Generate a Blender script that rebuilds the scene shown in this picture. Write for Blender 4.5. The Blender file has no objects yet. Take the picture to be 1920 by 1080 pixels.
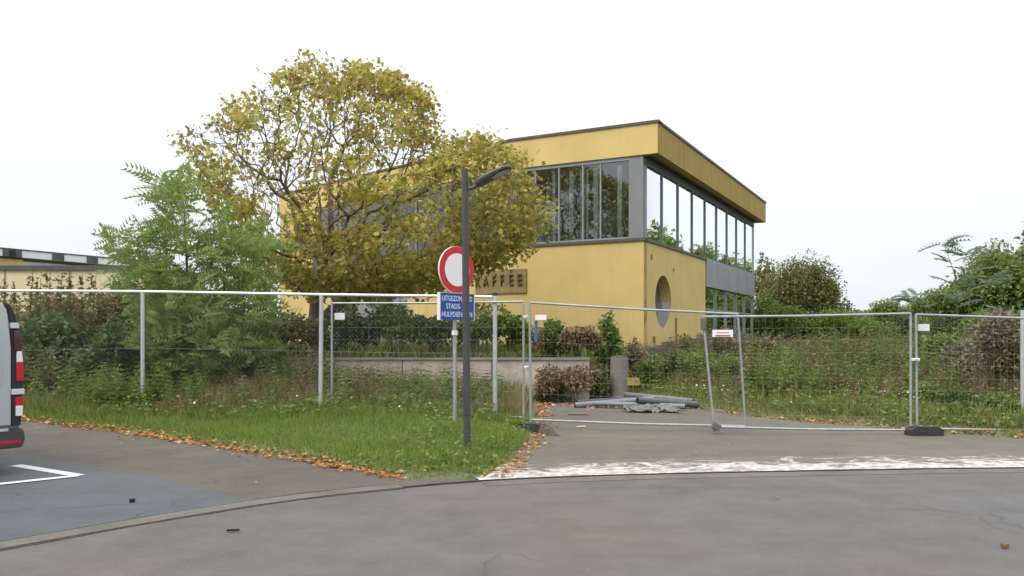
import bpy, bmesh, math, random
import numpy as np
from mathutils import Vector, Matrix
from mathutils.geometry import tessellate_polygon

RS = np.random.RandomState(7)
random.seed(7)
SC = bpy.context.scene
COL = SC.collection

# ------------------------------------------------------------------ camera, sky, sun, exposure
F = 1510.0
cam_d = bpy.data.cameras.new("camera")
cam = bpy.data.objects.new("camera", cam_d)
COL.objects.link(cam)
cam.location = (0, 0, 1.6)
cam.rotation_euler = (math.radians(90), 0, 0)
cam_d.sensor_width = 36.0
cam_d.lens = 36.0 * F / 1920.0
cam_d.shift_y = 90.0 / 1920.0
cam_d.clip_start = 0.1
cam_d.clip_end = 3000
SC.camera = cam

SUN_EL, SUN_AZ = 48.0, -128.0      # azimuth from +Y towards +X: behind the camera, to the left
world = bpy.data.worlds.new("World")
SC.world = world
world.use_nodes = True
wn = world.node_tree
wn.nodes.clear()
wo = wn.nodes.new("ShaderNodeOutputWorld")
bg = wn.nodes.new("ShaderNodeBackground")
sky = wn.nodes.new("ShaderNodeTexSky")
sky.sky_type = 'NISHITA'
sky.sun_disc = False
sky.sun_elevation = math.radians(SUN_EL)
sky.sun_rotation = math.radians(SUN_AZ)
sky.air_density = 1.0
sky.dust_density = 6.0
sky.ozone_density = 1.0
mixs = wn.nodes.new("ShaderNodeMix")
mixs.data_type = 'RGBA'
mixs.inputs[0].default_value = 0.94
wn.links.new(sky.outputs[0], mixs.inputs[6])
# closed cloud deck: the usual overcast sky, dimmer at the horizon and brighter overhead, with faint cloud structure
wtc = wn.nodes.new("ShaderNodeTexCoord")
wsep = wn.nodes.new("ShaderNodeSeparateXYZ"); wn.links.new(wtc.outputs["Generated"], wsep.inputs[0])
wel = wn.nodes.new("ShaderNodeMapRange"); wel.inputs[1].default_value = 0.0; wel.inputs[2].default_value = 1.0
wel.inputs[3].default_value = 0.0; wel.inputs[4].default_value = 1.0
wn.links.new(wsep.outputs[2], wel.inputs[0])
wcl = wn.nodes.new("ShaderNodeMix"); wcl.data_type = 'RGBA'
wcl.inputs[6].default_value = (5.3, 5.65, 6.0, 1); wcl.inputs[7].default_value = (14.6, 14.7, 14.8, 1)
wpw = wn.nodes.new("ShaderNodeMath"); wpw.operation = 'POWER'; wpw.inputs[1].default_value = 1.5
wn.links.new(wel.outputs[0], wpw.inputs[0])
wn.links.new(wpw.outputs[0], wcl.inputs[0])
wmp = wn.nodes.new("ShaderNodeMapping"); wmp.inputs["Scale"].default_value = (1, 1, 3.0)
wn.links.new(wtc.outputs["Generated"], wmp.inputs[0])
wnz = wn.nodes.new("ShaderNodeTexNoise"); wnz.inputs["Scale"].default_value = 1.6; wnz.inputs["Detail"].default_value = 6
wn.links.new(wmp.outputs[0], wnz.inputs["Vector"])
wmr = wn.nodes.new("ShaderNodeMapRange"); wmr.inputs[1].default_value = 0.3; wmr.inputs[2].default_value = 0.7
wmr.inputs[3].default_value = 0.92; wmr.inputs[4].default_value = 1.08
wn.links.new(wnz.outputs[0], wmr.inputs[0])
wml = wn.nodes.new("ShaderNodeMix"); wml.data_type = 'RGBA'; wml.blend_type = 'MULTIPLY'; wml.inputs[0].default_value = 1.0
wn.links.new(wcl.outputs[2], wml.inputs[6]); wn.links.new(wmr.outputs[0], wml.inputs[7])
wn.links.new(wml.outputs[2], mixs.inputs[7])
wn.links.new(mixs.outputs[2], bg.inputs[0])
bg.inputs[1].default_value = 0.12
wn.links.new(bg.outputs[0], wo.inputs[0])

sun_d = bpy.data.lights.new("sun", 'SUN')
sun_d.energy = 1.4
sun_d.angle = math.radians(25)
sun_d.color = (1.0, 0.95, 0.87)
sun = bpy.data.objects.new("sun", sun_d)
COL.objects.link(sun)
_a, _e = math.radians(SUN_AZ), math.radians(SUN_EL)
sun.rotation_euler = Vector((math.sin(_a) * math.cos(_e), math.cos(_a) * math.cos(_e), math.sin(_e))).to_track_quat('Z', 'Y').to_euler()
SC.view_settings.view_transform = 'Standard'
SC.view_settings.look = 'None'
SC.view_settings.exposure = 0.5
SC.view_settings.gamma = 1.0
SC.view_settings.use_curve_mapping = False

# ------------------------------------------------------------------ materials
def _mat(name):
    m = bpy.data.materials.new(name)
    m.use_nodes = True
    n = m.node_tree
    b = n.nodes["Principled BSDF"]
    return m, n, b

def mat(name, col, rough=0.7, metal=0.0, spec=0.4, var=0.12, vscale=3.0, var2=0.0, vscale2=40.0, bump=0.0, bscale=60.0, tint=None, coat=0.0, stretch=None):
    """plain surface with two octaves of colour variation and fine relief"""
    m, n, b = _mat(name)
    b.inputs["Roughness"].default_value = rough
    b.inputs["Metallic"].default_value = metal
    b.inputs["Specular IOR Level"].default_value = spec
    if coat: b.inputs["Coat Weight"].default_value = coat
    tc = n.nodes.new("ShaderNodeTexCoord")
    src = tc.outputs["Object"]
    if stretch:
        mp = n.nodes.new("ShaderNodeMapping")
        mp.inputs["Scale"].default_value = stretch
        n.links.new(src, mp.inputs[0]); src = mp.outputs[0]
    c = np.array(col[:3])
    lo = np.clip(c * (1 - var), 0, 1); hi = np.clip(c * (1 + var), 0, 1)
    if tint is not None: lo = np.array(tint[:3])
    nz = n.nodes.new("ShaderNodeTexNoise")
    nz.inputs["Scale"].default_value = vscale
    nz.inputs["Detail"].default_value = 6
    nz.inputs["Roughness"].default_value = 0.62
    n.links.new(src, nz.inputs["Vector"])
    r = n.nodes.new("ShaderNodeValToRGB")
    r.color_ramp.elements[0].position = 0.33; r.color_ramp.elements[1].position = 0.67
    r.color_ramp.elements[0].color = (*lo, 1); r.color_ramp.elements[1].color = (*hi, 1)
    n.links.new(nz.outputs[0], r.inputs[0])
    out = r.outputs[0]
    if var2 > 0:
        n2 = n.nodes.new("ShaderNodeTexNoise")
        n2.inputs["Scale"].default_value = vscale2
        n2.inputs["Detail"].default_value = 3
        n.links.new(src, n2.inputs["Vector"])
        mr = n.nodes.new("ShaderNodeMapRange")
        mr.inputs[1].default_value = 0.3; mr.inputs[2].default_value = 0.7
        mr.inputs[3].default_value = 1 - var2; mr.inputs[4].default_value = 1 + var2
        n.links.new(n2.outputs[0], mr.inputs[0])
        mx = n.nodes.new("ShaderNodeMix"); mx.data_type = 'RGBA'; mx.blend_type = 'MULTIPLY'
        mx.inputs[0].default_value = 1
        n.links.new(out, mx.inputs[6]); n.links.new(mr.outputs[0], mx.inputs[7])
        out = mx.outputs[2]
    n.links.new(out, b.inputs["Base Color"])
    if bump > 0:
        n3 = n.nodes.new("ShaderNodeTexNoise")
        n3.inputs["Scale"].default_value = bscale
        n3.inputs["Detail"].default_value = 4
        n.links.new(src, n3.inputs["Vector"])
        bp = n.nodes.new("ShaderNodeBump")
        bp.inputs["Strength"].default_value = bump
        bp.inputs["Distance"].default_value = 0.02
        n.links.new(n3.outputs[0], bp.inputs["Height"])
        n.links.new(bp.outputs[0], b.inputs["Normal"])
    return m

def leafmat(name, cols, rough=0.55, trans=0.35, spec=0.25, gain=1.0):
    """cols: colours a leaf may have; each loose leaf takes one of its own"""
    m, n, b = _mat(name)
    g = n.nodes.new("ShaderNodeNewGeometry")
    r = n.nodes.new("ShaderNodeValToRGB")
    el = r.color_ramp.elements
    while len(el) < len(cols): el.new(0.5)
    for i, c in enumerate(cols):
        el[i].position = i / (len(cols) - 1); el[i].color = (*np.clip(np.array(c[:3]) * gain, 0, 0.85), 1)
    n.links.new(g.outputs["Random Per Island"], r.inputs[0])
    n.links.new(r.outputs[0], b.inputs["Base Color"])
    b.inputs["Roughness"].default_value = rough
    b.inputs["Specular IOR Level"].default_value = spec
    t = n.nodes.new("ShaderNodeBsdfTranslucent")
    n.links.new(r.outputs[0], t.inputs[0])
    mx = n.nodes.new("ShaderNodeMixShader")
    mx.inputs[0].default_value = trans
    n.links.new(b.outputs[0], mx.inputs[1]); n.links.new(t.outputs[0], mx.inputs[2])
    n.links.new(mx.outputs[0], n.nodes["Material Output"].inputs[0])
    return m

def glassmat(name, base, f0=0.16, dark=0.75):
    m = bpy.data.materials.new(name); m.use_nodes = True
    n = m.node_tree; n.nodes.clear()
    o = n.nodes.new("ShaderNodeOutputMaterial")
    gl = n.nodes.new("ShaderNodeBsdfGlossy"); gl.inputs["Roughness"].default_value = 0.015
    gl.inputs["Color"].default_value = (0.95, 0.98, 0.98, 1)
    tr = n.nodes.new("ShaderNodeBsdfTransparent"); tr.inputs[0].default_value = (*base, 1)
    lw = n.nodes.new("ShaderNodeFresnel"); lw.inputs[0].default_value = 1.5
    mr = n.nodes.new("ShaderNodeMapRange")
    mr.inputs[1].default_value = 0.05; mr.inputs[2].default_value = 0.22
    mr.inputs[3].default_value = f0; mr.inputs[4].default_value = 1.0
    n.links.new(lw.outputs[0], mr.inputs[0])
    tc = n.nodes.new("ShaderNodeTexCoord")
    nz = n.nodes.new("ShaderNodeTexNoise"); nz.inputs["Scale"].default_value = 0.9
    bp = n.nodes.new("ShaderNodeBump"); bp.inputs["Strength"].default_value = 0.05; bp.inputs["Distance"].default_value = 0.05
    n.links.new(tc.outputs["Object"], nz.inputs["Vector"])
    n.links.new(nz.outputs[0], bp.inputs["Height"]); n.links.new(bp.outputs[0], gl.inputs["Normal"])
    mx = n.nodes.new("ShaderNodeMixShader")
    n.links.new(mr.outputs[0], mx.inputs[0]); n.links.new(tr.outputs[0], mx.inputs[1]); n.links.new(gl.outputs[0], mx.inputs[2])
    n.links.new(mx.outputs[0], o.inputs[0])
    return m

def wallmat(name, col, dirt, streak=0.5):
    """painted render: soft blotches, vertical rain streaks, grime"""
    m, n, b = _mat(name)
    b.inputs["Roughness"].default_value = 0.85; b.inputs["Specular IOR Level"].default_value = 0.2
    tc = n.nodes.new("ShaderNodeTexCoord")
    n1 = n.nodes.new("ShaderNodeTexNoise"); n1.inputs["Scale"].default_value = 0.7; n1.inputs["Detail"].default_value = 7
    n.links.new(tc.outputs["Object"], n1.inputs["Vector"])
    r1 = n.nodes.new("ShaderNodeValToRGB")
    c = np.array(col)
    r1.color_ramp.elements[0].position = 0.3; r1.color_ramp.elements[1].position = 0.7
    r1.color_ramp.elements[0].color = (*(c * 0.92), 1); r1.color_ramp.elements[1].color = (*np.clip(c * 1.05, 0, 1), 1)
    n.links.new(n1.outputs[0], r1.inputs[0])
    mp = n.nodes.new("ShaderNodeMapping"); mp.inputs["Scale"].default_value = (3.2, 3.2, 0.22)
    n.links.new(tc.outputs["Object"], mp.inputs[0])
    n2 = n.nodes.new("ShaderNodeTexNoise"); n2.inputs["Scale"].default_value = 1.2; n2.inputs["Detail"].default_value = 8; n2.inputs["Roughness"].default_value = 0.7
    n.links.new(mp.outputs[0], n2.inputs["Vector"])
    mr = n.nodes.new("ShaderNodeMapRange"); mr.inputs[1].default_value = 0.52; mr.inputs[2].default_value = 0.78
    mr.inputs[3].default_value = 0; mr.inputs[4].default_value = streak
    n.links.new(n2.outputs[0], mr.inputs[0])
    mx = n.nodes.new("ShaderNodeMix"); mx.data_type = 'RGBA'
    n.links.new(mr.outputs[0], mx.inputs[0]); n.links.new(r1.outputs[0], mx.inputs[6]); mx.inputs[7].default_value = (*dirt, 1)
    n.links.new(mx.outputs[2], b.inputs["Base Color"])
    n3 = n.nodes.new("ShaderNodeTexNoise"); n3.inputs["Scale"].default_value = 55
    n.links.new(tc.outputs["Object"], n3.inputs["Vector"])
    bp = n.nodes.new("ShaderNodeBump"); bp.inputs["Strength"].default_value = 0.25; bp.inputs["Distance"].default_value = 0.01
    n.links.new(n3.outputs[0], bp.inputs["Height"]); n.links.new(bp.outputs[0], b.inputs["Normal"])
    return m

def wornpaint(name, paint, under):
    m, n, b = _mat(name)
    b.inputs["Roughness"].default_value = 0.8
    tc = n.nodes.new("ShaderNodeTexCoord")
    uv = n.nodes.new("ShaderNodeSeparateXYZ"); n.links.new(tc.outputs["UV"], uv.inputs[0])
    mp = n.nodes.new("ShaderNodeMapping"); mp.inputs["Scale"].default_value = (1.5, 2.0, 1)
    n.links.new(tc.outputs["Object"], mp.inputs[0])
    nz = n.nodes.new("ShaderNodeTexNoise"); nz.inputs["Scale"].default_value = 1.6; nz.inputs["Detail"].default_value = 8; nz.inputs["Roughness"].default_value = 0.68
    nz.inputs["Distortion"].default_value = 1.3
    n.links.new(mp.outputs[0], nz.inputs["Vector"])
    # thickness of the chalky spill falls off towards the back edge (v = 1)
    ma = n.nodes.new("ShaderNodeMath"); ma.operation = 'MULTIPLY_ADD'
    ma.inputs[1].default_value = -0.26; ma.inputs[2].default_value = 0.125
    n.links.new(uv.outputs[1], ma.inputs[0])
    ad = n.nodes.new("ShaderNodeMath"); ad.operation = 'ADD'
    n.links.new(nz.outputs[0], ad.inputs[0]); n.links.new(ma.outputs[0], ad.inputs[1])
    mr = n.nodes.new("ShaderNodeMapRange"); mr.inputs[1].default_value = 0.44; mr.inputs[2].default_value = 0.57
    n.links.new(ad.outputs[0], mr.inputs[0])
    n2 = n.nodes.new("ShaderNodeTexNoise"); n2.inputs["Scale"].default_value = 7; n2.inputs["Detail"].default_value = 6
    n.links.new(mp.outputs[0], n2.inputs["Vector"])
    r2 = n.nodes.new("ShaderNodeValToRGB")
    r2.color_ramp.elements[0].position = 0.40; r2.color_ramp.elements[1].position = 0.66
    p = np.array(paint)
    r2.color_ramp.elements[0].color = (*(p * 0.42), 1); r2.color_ramp.elements[1].color = (*p, 1)
    n.links.new(n2.outputs[0], r2.inputs[0])
    mx = n.nodes.new("ShaderNodeMix"); mx.data_type = 'RGBA'
    n.links.new(mr.outputs[0], mx.inputs[0]); mx.inputs[6].default_value = (*under, 1); n.links.new(r2.outputs[0], mx.inputs[7])
    n.links.new(mx.outputs[2], b.inputs["Base Color"])
    return m

def asphaltmat(name, col, warm, blotch=0.18, speck=0.22, patch=0.35):
    m, n, b = _mat(name)
    b.inputs["Specular IOR Level"].default_value = 0.35
    tc = n.nodes.new("ShaderNodeTexCoord")
    def noise(s, d=6, vec=None, rough=0.6):
        z = n.nodes.new("ShaderNodeTexNoise"); z.inputs["Scale"].default_value = s; z.inputs["Detail"].default_value = d
        z.inputs["Roughness"].default_value = rough
        n.links.new(vec or tc.outputs["Object"], z.inputs["Vector"]); return z.outputs[0]
    def rng(x, a, c, lo, hi):
        q = n.nodes.new("ShaderNodeMapRange"); q.inputs[1].default_value = a; q.inputs[2].default_value = c
        q.inputs[3].default_value = lo; q.inputs[4].default_value = hi
        n.links.new(x, q.inputs[0]); return q.outputs[0]
    def mix(f, a, c, mode='MIX'):
        q = n.nodes.new("ShaderNodeMix"); q.data_type = 'RGBA'; q.blend_type = mode
        for i, v in ((0, f), (6, a), (7, c)):
            if isinstance(v, (int, float)): q.inputs[i].default_value = v
            elif isinstance(v, tuple): q.inputs[i].default_value = (*v, 1)
            else: n.links.new(v, q.inputs[i])
        return q.outputs[2]
    o = mix(rng(noise(0.22, 5), 0.38, 0.62, 0, 1), tuple(col), tuple(warm))
    o = mix(1.0, o, rng(noise(1.6, 7, rough=0.7), 0.3, 0.7, 1 - blotch, 1 + blotch), 'MULTIPLY')
    o = mix(1.0, o, rng(noise(95, 2), 0.3, 0.7, 1 - speck, 1 + speck), 'MULTIPLY')
    mp = n.nodes.new("ShaderNodeMapping"); mp.inputs["Scale"].default_value = (0.25, 2.4, 1); mp.inputs["Rotation"].default_value = (0, 0, 0.35)
    n.links.new(tc.outputs["Object"], mp.inputs[0])
    st = rng(noise(0.8, 6, mp.outputs[0]), 0.58, 0.75, 0, patch)
    o = mix(st, o, tuple(np.array(col) * 0.55))
    # hairline cracks in some places, and coarse grit
    wob = n.nodes.new("ShaderNodeTexNoise"); wob.inputs["Scale"].default_value = 1.4; wob.inputs["Detail"].default_value = 5
    n.links.new(tc.outputs["Object"], wob.inputs["Vector"])
    vm = n.nodes.new("ShaderNodeMix"); vm.data_type = 'VECTOR'; vm.inputs[0].default_value = 0.35
    n.links.new(tc.outputs["Object"], vm.inputs[4]); n.links.new(wob.outputs["Color"], vm.inputs[5])
    vo = n.nodes.new("ShaderNodeTexVoronoi"); vo.feature = 'DISTANCE_TO_EDGE'; vo.inputs["Scale"].default_value = 0.75
    n.links.new(vm.outputs[1], vo.inputs["Vector"])
    line = rng(vo.outputs["Distance"], 0.002, 0.009, 1, 0)
    where = rng(noise(0.33, 3), 0.52, 0.62, 0, 0.55)
    mm = n.nodes.new("ShaderNodeMath"); mm.operation = 'MULTIPLY'
    n.links.new(line, mm.inputs[0]); n.links.new(where, mm.inputs[1])
    o = mix(mm.outputs[0], o, tuple(np.array(col) * 0.35))
    gr = rng(noise(38, 2), 0.66, 0.74, 0, 0.5)
    o = mix(gr, o, tuple(np.minimum(np.array(warm) * 1.9, 0.6)))
    n.links.new(o, b.inputs["Base Color"])
    n.links.new(rng(noise(0.5, 5), 0.3, 0.7, 0.62, 0.9), b.inputs["Roughness"])
    bp = n.nodes.new("ShaderNodeBump"); bp.inputs["Strength"].default_value = 0.5; bp.inputs["Distance"].default_value = 0.006
    n.links.new(noise(160, 2), bp.inputs["Height"]); n.links.new(bp.outputs[0], b.inputs["Normal"])
    return m

M = {}
M['road'] = asphaltmat("road_asphalt", (0.098, 0.095, 0.094), (0.118, 0.103, 0.088), 0.20, 0.26, 0.40)
M['pavement'] = asphaltmat("pavement_asphalt", (0.083, 0.074, 0.061), (0.102, 0.089, 0.072), 0.18, 0.26, 0.30)
M['bay'] = asphaltmat("bay_asphalt", (0.077, 0.085, 0.094), (0.084, 0.091, 0.098), 0.14, 0.20, 0.22)
M['drive'] = asphaltmat("driveway_concrete", (0.105, 0.095, 0.076), (0.13, 0.117, 0.092), 0.18, 0.24, 0.35)
M['soil'] = mat("soil", (0.10, 0.085, 0.05), 0.95, var=0.4, vscale=1.2, var2=0.3, vscale2=14, bump=0.6, bscale=18, tint=(0.075, 0.095, 0.032))
M['seam'] = mat("joint_dirt", (0.05, 0.044, 0.036), 0.95, var=0.4, vscale=6)
M['gutter'] = mat("gutter_concrete", (0.118, 0.108, 0.094), 0.9, var=0.2, vscale=2, var2=0.15, vscale2=30)
M['white_paint'] = mat("road_paint", (0.62, 0.62, 0.60), 0.7, var=0.10, vscale=5, var2=0.08, vscale2=60)
M['chalk'] = wornpaint("chalky_white_spill", (0.66, 0.62, 0.575), (0.118, 0.106, 0.085))
M['yellow'] = wallmat("yellow_render", (0.60, 0.452, 0.185), (0.36, 0.28, 0.14), 0.28)
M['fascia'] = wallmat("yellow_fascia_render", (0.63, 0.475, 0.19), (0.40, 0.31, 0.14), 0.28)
M['fascia_dirty'] = wallmat("weathered_fascia_render", (0.37, 0.27, 0.085), (0.13, 0.10, 0.04), 0.85)  # darker copy: the right side's shade and its grime, both put into the colour
M['cream'] = wallmat("cream_render", (0.64, 0.56, 0.36), (0.30, 0.26, 0.15), 0.5)
M['grey_clad'] = mat("grey_cladding", (0.205, 0.205, 0.215), 0.5, var=0.08, vscale=1.5, metal=0.0)
M['spandrel'] = mat("grey_spandrel_panel", (0.25, 0.25, 0.265), 0.45, var=0.07, vscale=1.2)
M['lightgrey'] = mat("pale_grey_cladding", (0.42, 0.43, 0.45), 0.6, var=0.1, vscale=1.0)
M['dark_metal'] = mat("dark_coping_metal", (0.085, 0.08, 0.078), 0.55, var=0.2, vscale=4)
M['mullion'] = mat("window_frame_metal", (0.25, 0.26, 0.275), 0.45, var=0.1, vscale=4)
M['glass'] = glassmat("window_glass", (0.86, 0.92, 0.90), 0.10)
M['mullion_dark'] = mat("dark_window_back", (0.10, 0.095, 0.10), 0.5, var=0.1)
M['interior'] = mat("interior_wall", (0.24, 0.26, 0.255), 0.9, var=0.2, vscale=0.8)
M['blind'] = mat("white_blind", (0.72, 0.74, 0.70), 0.8, var=0.06, vscale=2)
M['roof'] = mat("roof_felt", (0.10, 0.10, 0.10), 0.9, var=0.2)
M['letter'] = mat("dark_letters", (0.105, 0.08, 0.034), 0.6, var=0.2)
M['board'] = mat("weathered_sign_board", (0.245, 0.19, 0.085), 0.8, var=0.25, vscale=2.5)
M['concrete'] = mat("old_concrete", (0.22, 0.205, 0.18), 0.9, var=0.22, vscale=1.5, var2=0.14, vscale2=18, bump=0.4, bscale=30)
M['concrete_pink'] = mat("pinkish_concrete", (0.44, 0.38, 0.325), 0.9, var=0.18, vscale=0.9, var2=0.12, vscale2=9, bump=0.3, bscale=24, tint=(0.31, 0.265, 0.215))
M['palisade'] = mat("mossy_concrete", (0.135, 0.118, 0.095), 0.92, var=0.3, vscale=2, var2=0.2, vscale2=14, bump=0.5, bscale=22)
M['lump'] = mat("dirty_brown_concrete", (0.085, 0.068, 0.05), 0.95, var=0.4, vscale=9, bump=0.7, bscale=25)
M['galv'] = mat("galvanised_steel", (0.52, 0.54, 0.56), 0.42, metal=0.55, var=0.12, vscale=7)
M['galv_dull'] = mat("dull_galvanised_steel", (0.36, 0.38, 0.39), 0.5, metal=0.5, var=0.15, vscale=7)
M['wire'] = mat("wire_steel", (0.27, 0.285, 0.28), 0.5, metal=0.4, var=0.1)
M['rail_white'] = mat("bright_zinc_rail", (0.78, 0.79, 0.80), 0.35, metal=0.35, var=0.08, vscale=4)
M['lamp'] = mat("anthracite_paint", (0.062, 0.060, 0.062), 0.45, var=0.08, vscale=4)
M['lens'] = mat("lamp_lens", (0.36, 0.36, 0.33), 0.25, var=0.1, vscale=8)
M['red'] = mat("sign_red", (0.56, 0.018, 0.028), 0.4, var=0.06)
M['white_sign'] = mat("sign_white", (0.80, 0.80, 0.80), 0.4, var=0.03)
M['blue_sign'] = mat("sign_blue", (0.012, 0.075, 0.33), 0.4, var=0.06)
M['sign_edge'] = mat("sign_rim", (0.70, 0.70, 0.62), 0.5, var=0.05)
M['sign_back'] = mat("sign_back_grey", (0.3, 0.31, 0.31), 0.5)
M['plastic_block'] = mat("recycled_plastic_foot", (0.035, 0.034, 0.034), 0.8, var=0.3, vscale=9, bump=0.3)
M['blue_band'] = mat("blue_plastic", (0.06, 0.13, 0.30), 0.5)
M['pipe'] = mat("grey_plastic_pipe", (0.18, 0.19, 0.215), 0.45, var=0.16, vscale=4)
M['pipe_dark'] = mat("dark_pipe", (0.085, 0.088, 0.095), 0.5, var=0.2, vscale=5)
M['hollow'] = mat("pipe_inside", (0.012, 0.012, 0.012), 0.9)  # painted shade of the pipe ends; also plain black for pebble and twig
M['sheet'] = mat("torn_plastic_sheet", (0.13, 0.126, 0.122), 0.4, var=0.2, vscale=7)
M['rubble'] = leafmat("rubble_pieces", [(0.36, 0.31, 0.24), (0.2, 0.12, 0.06), (0.5, 0.46, 0.4), (0.25, 0.14, 0.05), (0.10, 0.07, 0.04)], 0.9, 0.0)
M['yellow_plate'] = mat("yellow_plate", (0.30, 0.275, 0.055), 0.5, var=0.15, vscale=20)
M['van'] = mat("silver_van_paint", (0.46, 0.475, 0.49), 0.3, metal=0.45, var=0.03, coat=0.6)
M['van_black'] = mat("black_plastic_trim", (0.018, 0.019, 0.021), 0.45, var=0.1)
M['van_dark'] = mat("dark_bumper_plastic", (0.05, 0.052, 0.055), 0.55, var=0.1)
M['tail_red'] = mat("tail_lamp_red", (0.50, 0.008, 0.012), 0.15, var=0.05, coat=0.8)
M['tail_dark'] = mat("tail_lamp_dark_red", (0.07, 0.006, 0.01), 0.15, var=0.05, coat=0.8)
M['tail_white'] = mat("tail_lamp_clear", (0.75, 0.74, 0.74), 0.2, var=0.08, coat=0.8)
M['hinge'] = mat("painted_hinge", (0.55, 0.57, 0.58), 0.35, metal=0.3)
M['tyre'] = mat("tyre_rubber", (0.02, 0.02, 0.02), 0.85)
M['rim'] = mat("wheel_rim", (0.35, 0.36, 0.37), 0.4, metal=0.6)
M['van_glass'] = mat("van_glass", (0.02, 0.024, 0.026), 0.06, spec=0.8)
M['bark'] = mat("bark", (0.17, 0.145, 0.118), 0.95, var=0.35, vscale=7, bump=0.6, bscale=20, tint=(0.085, 0.075, 0.052))
M['bark_grey'] = mat("greyish_bark", (0.115, 0.10, 0.075), 0.95, var=0.3, vscale=7)
M['stem_brown'] = mat("dry_stem", (0.15, 0.095, 0.05), 0.95, var=0.3, vscale=8)
M['stem_green'] = mat("green_stem", (0.08, 0.095, 0.03), 0.8, var=0.3, vscale=8)
M['blue_far'] = mat("blue_tarpaulin", (0.035, 0.09, 0.27), 0.6, var=0.1)
M['oil'] = mat("oil_stain", (0.055, 0.057, 0.06), 0.6, var=0.3, vscale=3)  # unused; dark tone meant for a shadow painted on the ground

M['leaf_maple'] = leafmat("maple_leaves", [(0.22, 0.215, 0.05), (0.40, 0.37, 0.075), (0.54, 0.47, 0.10), (0.36, 0.385, 0.08), (0.68, 0.58, 0.14), (0.28, 0.31, 0.07), (0.55, 0.36, 0.08), (0.74, 0.68, 0.20)], 0.5, 0.5, gain=0.9)
M['leaf_maple_brown'] = leafmat("browned_maple_leaves", [(0.10, 0.07, 0.022), (0.22, 0.15, 0.035), (0.17, 0.135, 0.03), (0.30, 0.20, 0.04)], 0.6, 0.4, gain=1.6)
M['leaf_robinia'] = leafmat("feathery_leaflets", [(0.13, 0.20, 0.06), (0.20, 0.28, 0.08), (0.26, 0.33, 0.10), (0.16, 0.24, 0.09), (0.32, 0.36, 0.12), (0.12, 0.18, 0.055)], 0.5, 0.5, gain=1.3)
M['leaf_dark'] = leafmat("dark_shrub_leaves", [(0.024, 0.045, 0.017), (0.038, 0.068, 0.023), (0.055, 0.088, 0.028), (0.07, 0.08, 0.03), (0.03, 0.06, 0.025)], 0.5, 0.35, gain=2.0)
M['leaf_mid'] = leafmat("shrub_leaves", [(0.045, 0.08, 0.02), (0.075, 0.12, 0.028), (0.10, 0.145, 0.033), (0.13, 0.14, 0.035), (0.05, 0.095, 0.03)], 0.5, 0.4, gain=1.85)
M['leaf_fresh'] = leafmat("fresh_green_leaves", [(0.07, 0.12, 0.018), (0.11, 0.175, 0.024), (0.15, 0.21, 0.03), (0.09, 0.14, 0.025)], 0.5, 0.42, gain=1.3)
M['leaf_autumn'] = leafmat("dull_autumn_leaves", [(0.066, 0.070, 0.027), (0.085, 0.092, 0.034), (0.055, 0.075, 0.026), (0.115, 0.098, 0.040), (0.075, 0.062, 0.030)], 0.6, 0.35, gain=2.2)
M['leaf_brown'] = leafmat("withered_leaves", [(0.10, 0.068, 0.042), (0.15, 0.105, 0.062), (0.20, 0.14, 0.085), (0.085, 0.062, 0.036), (0.13, 0.11, 0.052)], 0.8, 0.3, gain=1.6)
M['leaf_greybrown'] = leafmat("greyish_withered_leaves", [(0.13, 0.105, 0.082), (0.18, 0.145, 0.115), (0.10, 0.085, 0.062), (0.21, 0.17, 0.13), (0.11, 0.10, 0.058)], 0.8, 0.3, gain=1.5)
M['leaf_pale'] = leafmat("pale_sapling_leaflets", [(0.16, 0.22, 0.14), (0.10, 0.16, 0.09), (0.24, 0.29, 0.22), (0.13, 0.18, 0.11)], 0.45, 0.4, gain=1.5)
M['grass'] = leafmat("grass_blades", [(0.055, 0.10, 0.018), (0.085, 0.145, 0.024), (0.12, 0.18, 0.032), (0.13, 0.15, 0.045), (0.15, 0.20, 0.045), (0.07, 0.125, 0.022), (0.16, 0.16, 0.065)], 0.5, 0.5, gain=1.8)
M['grass_meadow'] = leafmat("meadow_blades", [(0.07, 0.10, 0.022), (0.10, 0.135, 0.028), (0.15, 0.15, 0.045), (0.18, 0.145, 0.065), (0.085, 0.12, 0.024), (0.13, 0.16, 0.035)], 0.6, 0.42, gain=1.65)
M['grass_dry'] = leafmat("dry_blades", [(0.21, 0.155, 0.085), (0.28, 0.215, 0.125), (0.15, 0.105, 0.055), (0.24, 0.20, 0.10), (0.12, 0.11, 0.04)], 0.8, 0.4, gain=1.3)
M['fallen'] = leafmat("fallen_leaf_litter", [(0.36, 0.12, 0.025), (0.50, 0.24, 0.06), (0.24, 0.085, 0.02), (0.58, 0.40, 0.18), (0.30, 0.15, 0.05), (0.42, 0.15, 0.03)], 0.7, 0.15)
M['flower'] = leafmat("white_petals", [(0.75, 0.75, 0.68), (0.82, 0.82, 0.78)], 0.6, 0.3)
M['flower_yellow'] = leafmat("yellow_petals", [(0.65, 0.52, 0.05), (0.75, 0.62, 0.10)], 0.6, 0.3)

# ------------------------------------------------------------------ mesh helpers
ORG = {}
def link(o): COL.objects.link(o); return o

def tag(o, label=None, cat=None, group=None, kind=None):
    if label: o['label'] = label
    if cat: o['category'] = cat
    if group: o['group'] = group
    if kind: o['kind'] = kind
    return o

def thing(name, label, cat, loc, rz=0.0, group=None):
    o = bpy.data.objects.new(name, None)
    o.empty_display_size = 0.2
    o.location = loc; o.rotation_euler = (0, 0, rz)
    link(o); tag(o, label, cat, group)
    ORG[o.name] = np.array(loc, float) if rz == 0 else np.zeros(3)
    return o

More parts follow.
